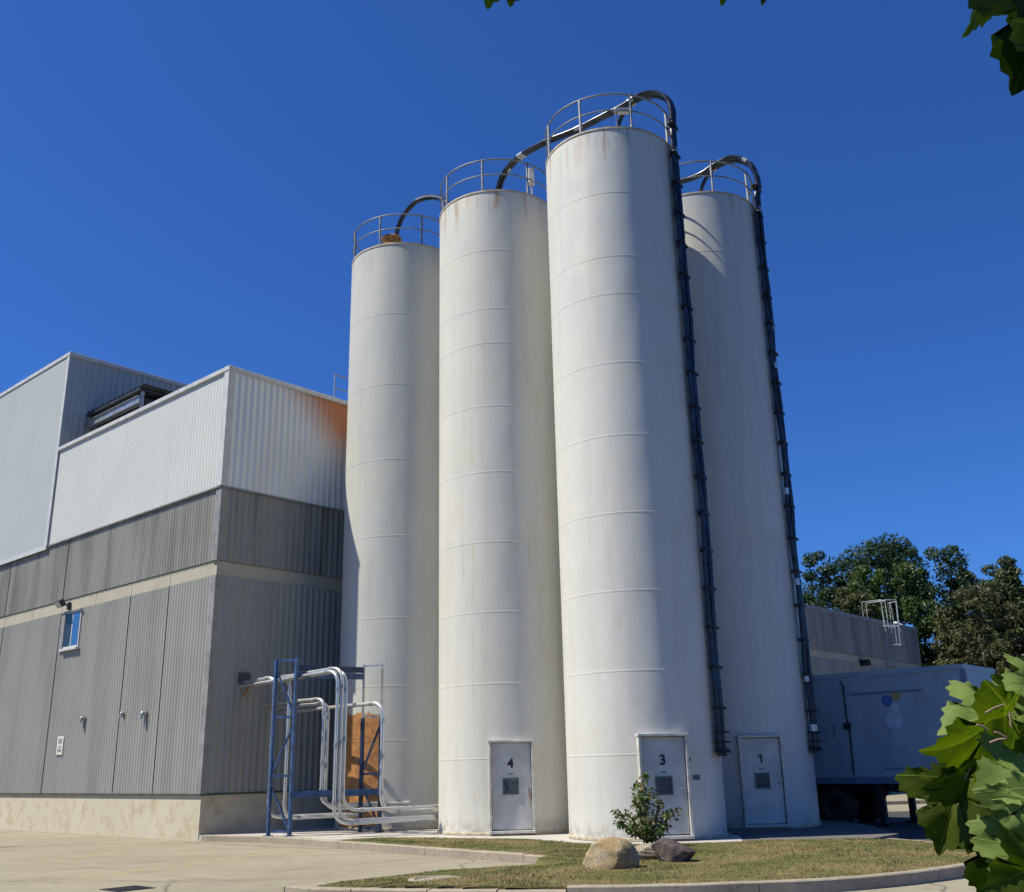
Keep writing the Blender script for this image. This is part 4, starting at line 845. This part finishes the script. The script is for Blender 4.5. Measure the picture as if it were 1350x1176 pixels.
# ------------------------------------------------------------------ vegetation
def leaf_mat(name, cols, trans=.35, rough=.5):
    t = NT(name, rough, 0, .3); isl = t.island()
    cr_ = t.node('ShaderNodeValToRGB'); cr_.color_ramp.interpolation = 'LINEAR'; e = cr_.color_ramp.elements
    while len(e) < len(cols): e.new(.5)
    for i, c_ in enumerate(cols): e[i].position = i/(len(cols)-1); e[i].color = (*c_, 1)
    t.l.new(isl, cr_.inputs[0]); col = cr_.outputs[0]; t.color(col)
    tb_ = t.node('ShaderNodeBsdfTranslucent'); t.l.new(col, tb_.inputs[0]); mx = t.node('ShaderNodeMixShader'); mx.inputs[0].default_value = trans
    t.l.new(t.b.outputs[0], mx.inputs[1]); t.l.new(tb_.outputs[0], mx.inputs[2]); t.l.new(mx.outputs[0], t.n['Material Output'].inputs[0]); return t.m
def crown_mesh(clumps, per, size, seed, up=.3):
    """clumps: array (n,4) centre + radius; leaf = a bent diamond of two triangles"""
    r_ = np.random.default_rng(seed); n = len(clumps)*per; ci = np.repeat(np.arange(len(clumps)), per); C = clumps[ci]
    d = r_.normal(size=(n, 3)); d /= np.linalg.norm(d, axis=1)[:, None]; rad = C[:, 3]*r_.uniform(.35, 1.05, n)**.6
    P = C[:, :3]+d*rad[:, None]*np.array([1, 1, .75]); nrm = d*.6+r_.normal(size=(n, 3))*.6+np.array([0, 0, up]); nrm /= np.linalg.norm(nrm, axis=1)[:, None]
    a = np.cross(nrm, r_.normal(size=(n, 3))); a /= np.linalg.norm(a, axis=1)[:, None]+1e-9; b = np.cross(nrm, a); s = size*r_.uniform(.6, 1.3, n)[:, None]
    V = np.stack([P-a*s, P+b*s*.55-nrm*s*.15, P+a*s, P-b*s*.55-nrm*s*.15], 1).reshape(-1, 3); return V, np.arange(n*4).reshape(-1, 4)
def tree(label, x, y, z, h, cr, seed, mat, trunkr=.25, group=None, shape='round', per=60, nc=150, size=.22, name='tree', zlow=.12):
    r_ = np.random.default_rng(seed); root = empty(name, (x, y, z), label, 'tree' if name != 'shrub' else 'shrub', group)
    b = MB(); tip = Vector((x+r_.normal()*.3, y, z+h*.82)); base = Vector((x, y, z-.1)); pts = [base.lerp(tip, k)+Vector((r_.normal()*.12, r_.normal()*.12, 0))*k for k in np.linspace(0, 1, 7)]
    b.tube(pts, [trunkr*(1-.85*k) for k in np.linspace(0, 1, 7)], 9); part(b, 'trunk', M_BARK, root)
    cl = []; lb = MB(); nl = 14
    for i in range(nl):
        k = r_.uniform(.25, .95); p0 = base.lerp(tip, k); an = r_.uniform(0, 2*PI); rr_ = cr*(1-.55*k)*r_.uniform(.6, 1.05) if shape == 'cone' else cr*math.sqrt(max(.08, 1-(2*k-1.05)**2))*r_.uniform(.7, 1.1)
        p1 = p0+Vector((math.cos(an)*rr_, math.sin(an)*rr_, rr_*.35+r_.uniform(0, .1)*h)); mid = p0.lerp(p1, .5)+Vector((0, 0, .1*rr_))
        lb.tube(spline([p0, mid, p1], 4), [max(.015, trunkr*.4*(1-q)) for q in np.linspace(0, 1, 9)], 6)
        for q in (.5, .75, 1.): c0 = p0.lerp(p1, q); cl.append((c0.x, c0.y, c0.z, cr*r_.uniform(.16, .30)))
    part(lb, 'limbs', M_BARK, root)
    while len(cl) < nc:
        k = r_.uniform(zlow, 1.); an = r_.uniform(0, 2*PI)
        if shape == 'cone': w = cr*(1.08-k)*1.05
        elif shape == 'bush': w = cr*math.sqrt(max(.05, 1-max(0, k-.35)**2/.45))
        else: w = cr*math.sqrt(max(.06, 1-((k-.56)/.48)**2))
        rr_ = w*r_.uniform(.25, 1.)**.5*(1+.28*math.sin(an*3+seed)+.18*math.sin(k*17+an*2)); cl.append((x+math.cos(an)*rr_, y+math.sin(an)*rr_, z+h*k*r_.uniform(.93, 1.04), cr*r_.uniform(.10, .24)))
    V, F = crown_mesh(np.array(cl), int(per*2.5), size*.60, seed+1); npmesh('crown', V, F, mat, root); return root
L_DK = leaf_mat('leaves_dark', [(.018, .042, .016), (.038, .08, .026), (.06, .11, .045)], .25)
L_MID = leaf_mat('leaves_mid', [(.04, .075, .016), (.075, .13, .028), (.12, .18, .04)], .3)
L_BRN = leaf_mat('leaves_brown', [(.06, .075, .028), (.115, .105, .045), (.08, .12, .035), (.13, .095, .05)], .25)
L_GRN = leaf_mat('leaves_olive', [(.045, .075, .025), (.09, .13, .04), (.12, .11, .05)], .25)
G = 'trees beyond the factory'
def gx(px, py, Y): p = at(px, py, Y); return p
tree('dark conifer like tree just right of the silo, left end of the tree line', 24.6, 84, LZ, 17.9, 4.4, 3, L_DK, .3, G, 'round', 70, 190, .22)
tree('tallest dark green tree rising behind the factory roof', 31.5, 86, LZ, 19.6, 5.6, 14, L_DK, .4, G, 'round', 80, 230, .24)
tree('second tall dark tree joined to the tallest one, on its right', 35.2, 86, LZ, 18.9, 5.0, 37, L_DK, .35, G, 'round', 80, 150, .24)
tree('bright mid green tree in front of the tallest tree', 29.3, 79, LZ, 16.2, 3.6, 31, L_MID, .3, G, 'round', 80, 150, .22)
tree('reddish brown tree above the roof left of the ladder', 25.6, 76, LZ, 13.8, 2.8, 44, L_BRN, .25, G, 'round', 80, 130, .2)
tree('brown and olive tree right of the roof fan', 33.5, 73, LZ, 13.0, 3.6, 52, L_BRN, .28, G, 'round', 80, 170, .2)
tree('grey green tree with a ragged top near the right edge', 39.5, 80, LZ, 16.4, 4.2, 63, L_GRN, .3, G, 'cone', 80, 190, .22)
tree('olive green tree filling the gap right of the tall trees', 40.4, 87, LZ, 17.0, 4.4, 29, L_GRN, .3, G, 'round', 80, 190, .24)
tree('olive tree at the right edge of the tree line', 38.3, 71, LZ, 11.6, 4.0, 71, L_GRN, .3, G, 'round', 80, 180, .2)
tree('brown tinted tree at the far right behind the leaves', 43.5, 74, LZ, 13.0, 3.8, 77, L_BRN, .3, G, 'round', 80, 150, .2)
tree('green tree beyond the right edge of the photo', 49, 78, LZ, 15.0, 4.6, 79, L_MID, .3, G, 'round', 60, 150, .24)
for i, (x, y, h, cr, m_, lb) in enumerate(((29.5, 70.5, 6.5, 2.6, L_DK, 'dark shrub at the corner of the grey building'), (33.8, 68.5, 6.0, 3.2, L_GRN, 'olive shrub low behind the trailer roof'), (38.5, 67, 6.5, 3.4, L_DK, 'dark wide shrub behind the front of the trailer'), (43.5, 66, 5.5, 3.2, L_MID, 'green shrub low at the right edge'), (49.5, 67, 6.5, 3.6, L_DK, 'dark shrub beyond the right edge'))):
    tree(lb, x, y, LZ, h, cr, 90+i, m_, .12, 'shrubs at the foot of the trees', 'bush', 70, 110, .18, name='shrub', zlow=.02)

# sapling by the boulders
sb = empty('sapling', (2.55, 21.6, -.01), 'small leafy sapling growing behind the boulders in front of door 3', 'sapling')
r_ = np.random.default_rng(8); b = MB(); base = Vector((2.55, 21.6, -.02)); stems = []
def stem(p, q, r0, n=5, bow=.08):
    m = Vector(p).lerp(Vector(q), .5)+Vector((r_.normal()*bow, r_.normal()*bow, bow)); s_ = spline([p, m, q], n); b.tube(s_, [r0*(1-.75*i/(len(s_)-1)) for i in range(len(s_))], 6); stems.append(s_)
stem(base, base+Vector((.03, 0, 1.40)), .022)
for (dx, dy, z0, z1, r0) in ((-.60, -.1, .12, .72, .014), (-.52, .1, .2, .50, .011), (.60, 0, .15, .72, .014), (.42, -.2, .1, .62, .012), (.30, .2, .2, .9, .011), (-.25, -.15, .3, .98, .011), (.18, .1, .5, 1.1, .009), (-.15, .1, .6, 1.2, .008), (-.35, .2, .1, .7, .011), (.5, .15, .1, .4, .010), (-.3, -.25, .1, .42, .01), (.05, -.3, .1, .6, .01), (.22, -.28, .1, .35, .01), (.0, .3, .2, .7, .01)):
    stem(base+Vector((0, 0, z0)), base+Vector((dx, dy, z1)), r0)
part(b, 'stems', M_BARK, sb)
LV = []; 
for si, s_ in enumerate(stems):
    k0 = int(len(s_)*.25)
    for j in range(190 if si == 0 else 80):
        p = s_[r_.integers(k0, len(s_))]; LV.append((p.x+r_.normal()*.05, p.y+r_.normal()*.05, p.z+r_.normal()*.04))
LV = np.array(LV); n = len(LV); a = r_.normal(size=(n, 3)); a[:, 2] = -abs(a[:, 2])*.7-.1; a /= np.linalg.norm(a, axis=1)[:, None]; nr_ = np.cross(a, r_.normal(size=(n, 3))); nr_ /= np.linalg.norm(nr_, axis=1)[:, None]; bb_ = np.cross(nr_, a); s_ = r_.uniform(.035, .068, n)[:, None]
V = np.stack([LV, LV+a*s_*.7+bb_*s_*.5, LV+a*s_*1.9-nr_*s_*.2, LV+a*s_*.7-bb_*s_*.5], 1).reshape(-1, 3)
npmesh('leaves', V, np.arange(n*4).reshape(-1, 4), leaf_mat('sapling_leaves', [(.045, .10, .02), (.08, .17, .03), (.14, .22, .05), (.22, .20, .08), (.28, .17, .10)], .35), sb)

# ------------------------------------------------------------------ foreground maple
HALF = [(.0, .0), (.06, -.05), (.17, -.10), (.32, -.15), (.38, -.12), (.33, -.04), (.43, .0), (.37, .08), (.50, .09), (.60, .18), (.70, .17), (.67, .25), (.79, .33), (.82, .41), (.73, .43), (.72, .52), (.62, .50), (.56, .55), (.47, .51), (.33, .47), (.27, .53), (.30, .62), (.42, .66), (.34, .72), (.34, .80), (.23, .80), (.20, .89), (.10, .91), (.06, 1.0), (.0, 1.05)]
def m_maple(name, c1, c2, vein, trans, rough):
    t = NT(name, rough+.12, 0, .22); uv = t.node('ShaderNodeUVMap'); x, y, _ = t.xyz(uv.outputs[0]); ax = t.math('ABSOLUTE', x)
    c = t.coord(); col = t.mix(t.ramp(t.noise(c, 30, 5, .6), .3, .7), c1, c2); ve = t.ramp(ax, .006, .016, 1, 0)
    for (dx, dy, w) in ((.84, .38, .012), (.36, -.16, .010), (.38, .64, .006)):
        L_ = math.hypot(dx, dy); y0 = .30 if (dx, dy) == (.38, .64) else 0
        ddx, ddy = dx, dy-y0; L_ = math.hypot(ddx, ddy)
        dist = t.math('ABSOLUTE', t.math('SUBTRACT', t.math('MULTIPLY', ax, ddy/L_), t.math('MULTIPLY', t.math('SUBTRACT', y, y0), ddx/L_)))
        al = t.math('ADD', t.math('MULTIPLY', ax, ddx/L_), t.math('MULTIPLY', t.math('SUBTRACT', y, y0), ddy/L_))
        ve = t.math('MAXIMUM', ve, t.math('MULTIPLY', t.ramp(dist, w*.4, w, 1, 0), t.ramp(al, 0, .02)))
    # fine side veins
    wv = t.math('PINGPONG', t.math('ADD', t.math('MULTIPLY', y, 7.), t.math('MULTIPLY', ax, -6.)), .5); ve2 = t.math('MULTIPLY', t.ramp(wv, .02, .08, 1, 0), .35)
    col = t.mix(t.math('MULTIPLY', t.math('MAXIMUM', ve, ve2), .7), col, vein)
    sp_ = t.noise(c, 60, 3, .6); col = t.mix(t.ramp(sp_, .70, .74, 0, .8), col, (.25, .13, .05))
    t.color(col); t.bump(t.math('ADD', ve, t.math('MULTIPLY', t.noise(c, 45, 3), .6)), .5, .003)
    tb_ = t.node('ShaderNodeBsdfTranslucent'); t.l.new(t.mix(1., col, (1.1, 1.3, .35), 'MULTIPLY'), tb_.inputs[0]); mx = t.node('ShaderNodeMixShader'); mx.inputs[0].default_value = trans
    t.l.new(t.b.outputs[0], mx.inputs[1]); t.l.new(tb_.outputs[0], mx.inputs[2]); t.l.new(mx.outputs[0], t.n['Material Output'].inputs[0]); return t.m
MP_DARK = m_maple('maple_leaf_green', (.055, .085, .005), (.09, .125, .008), (.19, .23, .03), .45, .45)
MP_SHEEN = m_maple('maple_leaf_sheen', (.18, .26, .055), (.23, .31, .08), (.31, .38, .14), .3, .5)  # paler upper faces, with the sky's sheen put into the leaf colour
MP_SHADE = m_maple('maple_leaf_shaded', (.022, .045, .006), (.035, .065, .008), (.07, .11, .02), .22, .5)  # same leaf in shade: the shade is put into its colour
mp = empty('maple_tree', (3.4, 1.1, LZ), 'maple with broad lobed green leaves hanging into the right side of the view', 'tree')
trunk = spline([(3.4, 1.1, LZ-.1), (3.35, 1.15, 1.2), (3.5, 1.0, 2.6), (3.3, .9, 4.2), (3.4, .7, 5.6)], 5)
b = MB(); b.tube(trunk, [.17*(1-.75*i/(len(trunk)-1)) for i in range(len(trunk))], 14); part(b, 'trunk', M_BARK, mp)
def leaf(P, tip, up, size, m, fold=.25, droop=.32, seed=0, pet=None):
    """P leaf base, tip direction, up = face normal hint"""
    r_ = np.random.default_rng(seed); tip = Vector(tip).normalized(); nn = Vector(up); nn = (nn-tip*nn.dot(tip)).normalized(); sd_ = tip.cross(nn)
    out = HALF+[(-x, y) for x, y in HALF[-2:0:-1]]; rings = [.0, .25, .5, .75, 1.]; c0 = (0, .22); vs = []; uv = []; n = len(out); ph = r_.uniform(0, 6, 3); asym = r_.uniform(-.12, .12)
    for q in rings[1:]:
        for (x, y) in out: uv.append((c0[0]+(x-c0[0])*q, c0[1]+(y-c0[1])*q))
    uv.append(c0)
    for (x, y) in uv:
        z = fold*abs(x)*1.0-droop*(y-.1)**2-fold*.5*x*x*2+.055*math.sin(x*7+ph[0])*math.cos(y*6+ph[1])+.02*math.sin(14*x+ph[2])*math.sin(11*y)
        x2 = x*(1+asym*y); vs.append(Vector(P)+(sd_*x2+tip*y+nn*z)*size)
    fs = [(len(vs)-1, k, (k+1) % n) for k in range(n)]+[(r2*n+k, (r2+1)*n+k, (r2+1)*n+(k+1) % n, r2*n+(k+1) % n) for r2 in range(3) for k in range(n)]
    mb = MB(); mb.add(vs, fs, True); o = part(mb, 'leaf', m, mp, uv=uv)
    if pet is not None:
        b = MB(); m_ = Vector(P).lerp(Vector(pet), .5)+Vector((0, 0, .008)); b.tube(spline([P, m_, pet], 4), .0016, 6); s_o = part(b, 'leaf_stalk', M_TWIG, mp)
    return o
def img(dx, dy, dz=0.): return RT*dx+UP*dy-FW*dz              # direction from picture right / up / toward viewer
# (px, py of leaf base, distance Y, tip direction in picture (right, up, toward viewer), face hint, length in m, material)
tw = at(1330, 935, 1.62)
LS = [ # base px,py,Y, tip(r,u,toward), normal(r,u,toward), size, mat, fold
 (1314, 932, 1.75, (-.95, -.12, .1), (-.3, .9, .5), .105, 'P', .15),
 (1318, 936, 1.60, (-.92, -.42, .3), (.1, -.5, .9), .135, 'D', .35),
 (1350, 925, 1.70, (-.3, .15, .5), (-.2, .8, .6), .085, 'P', .2),
 (1345, 935, 1.75, (-.8, .35, .2), (-.4, .8, .5), .085, 'P', .25),
 (1318, 950, 1.66, (-.35, -.9, .1), (.3, 0, .9), .075, 'D', .5),
 (1290, 975, 1.80, (-.2, -.9, 0), (.4, .1, .8), .10, 'D', .4),
 (1262, 1020, 1.70, (-.42, -.85, .1), (-.7, .1, .7), .115, 'D', .6),
 (1300, 985, 1.72, (-.15, -1., .1), (.3, -.2, .9), .155, 'E', .2),
 (1362, 1015, 1.55, (-1., .05, .3), (.1, .9, .5), .10, 'P', .1),
 (1355, 1030, 1.50, (-.3, -.9, .2), (-.3, .6, .7), .085, 'P', .15),
 (1306, 1058, 1.65, (.12, -1., .1), (.7, .1, .7), .075, 'D', .6),
 (1325, 1078, 1.75, (-.35, -.95, 0), (-.2, .0, 1), .125, 'E', .3),
 (1340, 1080, 1.60, (-.5, -.8, .3), (-.2, .7, .7), .085, 'P', .2),
 (1352, 1110, 1.58, (-.5, -.7, .2), (-.2, .7, .6), .085, 'P', .2),
 (1358, 1050, 1.70, (-.1, -1., .1), (.2, 0, .9), .09, 'D', .3),
 (1362, 1130, 1.50, (-.9, -.35, .2), (.1, .2, .9), .08, 'D', .3),
 (1360, 960, 1.80, (-.5, -.7, .1), (.2, -.2, .9), .11, 'E', .2),
 (1365, 985, 1.72, (-.9, -.2, .1), (.2, .5, .8), .09, 'D', .2),
 (1290, 1035, 1.74, (-.5, -.6, .1), (.3, .2, .9), .08, 'D', .3),
 (1385, 1060, 1.62, (-.3, -.7, .1), (.2, .5, .8), .11, 'P', .2),
 (1390, 930, 1.70, (-.5, .3, .1), (.2, .5, .8), .12, 'D', .2),
 (1370, 895, 1.65, (-.7, .1, .3), (0, .8, .6), .08, 'P', .2),
 (1330, 1130, 1.85, (-.2, -.9, 0), (0, .2, 1), .10, 'D', .3),
]
br1 = spline([(3.38, 1.12, 1.5), (2.6, 1.3, 1.62), at(1430, 925, 1.75), at(1370, 925, 1.72), at(1330, 930, 1.68), at(1312, 945, 1.66)], 6)
br2 = spline([(3.36, 1.14, 1.2), (2.5, 1.3, 1.35), at(1440, 1000, 1.7), at(1375, 1010, 1.7), at(1330, 1020, 1.70), at(1290, 1010, 1.72)], 6)
br3 = spline([at(1440, 1000, 1.7), at(1400, 1060, 1.68), at(1360, 1090, 1.66), at(1340, 1120, 1.64)], 6)
for br, r0 in ((br1, .014), (br2, .013), (br3, .006)):
    b = MB(); b.tube(br, [r0*(1-.8*i/(len(br)-1))+.0015 for i in range(len(br))], 8); part(b, 'branch', M_BARK if r0 > .01 else M_TWIG, mp)
ALLB = br1[12:]+br2[12:]+br3
for i, (px, py, Y, tp, nn, s_, k, fo) in enumerate(LS):
    P = at(px+10, py+8, Y); Q = min(ALLB, key=lambda q: (q-P).length)
    if (Q-P).length > .12: Q = P+(Q-P).normalized()*.12
    leaf(P, img(*tp), img(*nn), s_*1.06, {'D': MP_DARK, 'P': MP_SHEEN, 'E': MP_SHADE}[k], fo, .25, i+1, Q)
for (p, q) in (((1299, 940), (1324, 929)), ((1288, 955), (1303, 963)), ((1311, 965), (1327, 973)), ((1331, 938), (1333, 958)), ((1305, 979), (1326, 974))):
    b = MB(); b.tube([at(*p, 1.50), at((p[0]+q[0])/2, (p[1]+q[1])/2-1.5, 1.50), at(*q, 1.50)], .0016, 6); part(b, 'leaf_stalk', M_TWIG, mp)
# upper branches above the view
brU = spline([(3.4, .95, 3.9), (2.2, 1.3, 2.9), at(1440, -70, 1.8), at(1340, -85, 1.8), at(1150, -110, 2.5), at(980, -70, 2.9), at(800, -60, 3.0), at(640, -60, 3.0)], 6)
b = MB(); b.tube(brU, [.02*(1-.8*i/(len(brU)-1))+.002 for i in range(len(brU))], 8); part(b, 'branch', M_BARK, mp)
UL = [(1308, -70, 1.7, (-.2, -1., 0), (.75, -.2, .6), .185, 'D', .45), (1372, -25, 1.7, (-.17, -1., .1), (.2, -.3, .9), .225, 'D', .2), (1385, -60, 1.75, (-.3, -.8, .1), (.2, -.3, .9), .2, 'D', .2), (1420, 40, 1.7, (-.3, -.8, .1), (.2, -.3, .9), .2, 'D', .2),
      (645, -62, 3.0, (.02, -1., 0), (.3, -.3, .9), .188, 'D', .2), (672, -58, 3.1, (.05, -1., 0), (.3, -.3, .9), .178, 'D', .2), (955, -64, 2.9, (.05, -1., 0), (.3, -.3, .9), .172, 'D', .2), (1010, -62, 2.9, (0, -1., 0), (.3, -.3, .9), .170, 'D', .2),
      (1150, -110, 2.8, (.1, -1., 0), (.3, -.3, .9), .15, 'D', .2), (820, -90, 3.0, (.1, -.9, 0), (.3, -.3, .9), .12, 'D', .2)]
for i, (px, py, Y, tp, nn, s_, k, fo) in enumerate(UL):
    P = at(px, py, Y); Q = min(brU, key=lambda q: (q-P).length)
    leaf(P, img(*tp), img(*nn), s_, MP_SHADE, fo, .2, 40+i, Q)
# rest of the crown, beyond the right edge of the view
cl = []; r_ = np.random.default_rng(5)
lm = MB()
for i in range(16):
    an = r_.uniform(-1.6, 1.2); p0 = trunk[r_.integers(9, len(trunk))]; p1 = Vector((p0.x+.6+abs(math.cos(an))*r_.uniform(.3, 1.6), p0.y+math.sin(an)*r_.uniform(.3, 1.6)-.8, p0.z+r_.uniform(.2, 1.3)))
    lm.tube(spline([p0, p0.lerp(p1, .5)+Vector((0, 0, .15)), p1], 4), [.035*(1-.8*q)+.004 for q in np.linspace(0, 1, 9)], 6)
    for q in (.6, 1.): c0 = p0.lerp(p1, q); cl.append((c0.x, c0.y, c0.z, r_.uniform(.3, .55)))
part(lm, 'limbs', M_BARK, mp)
V, F = crown_mesh(np.array(cl), 55, .075, 3); npmesh('crown', V, F, leaf_mat('maple_crown', [(.03, .08, .012), (.06, .13, .02), (.10, .18, .04)], .4), mp)
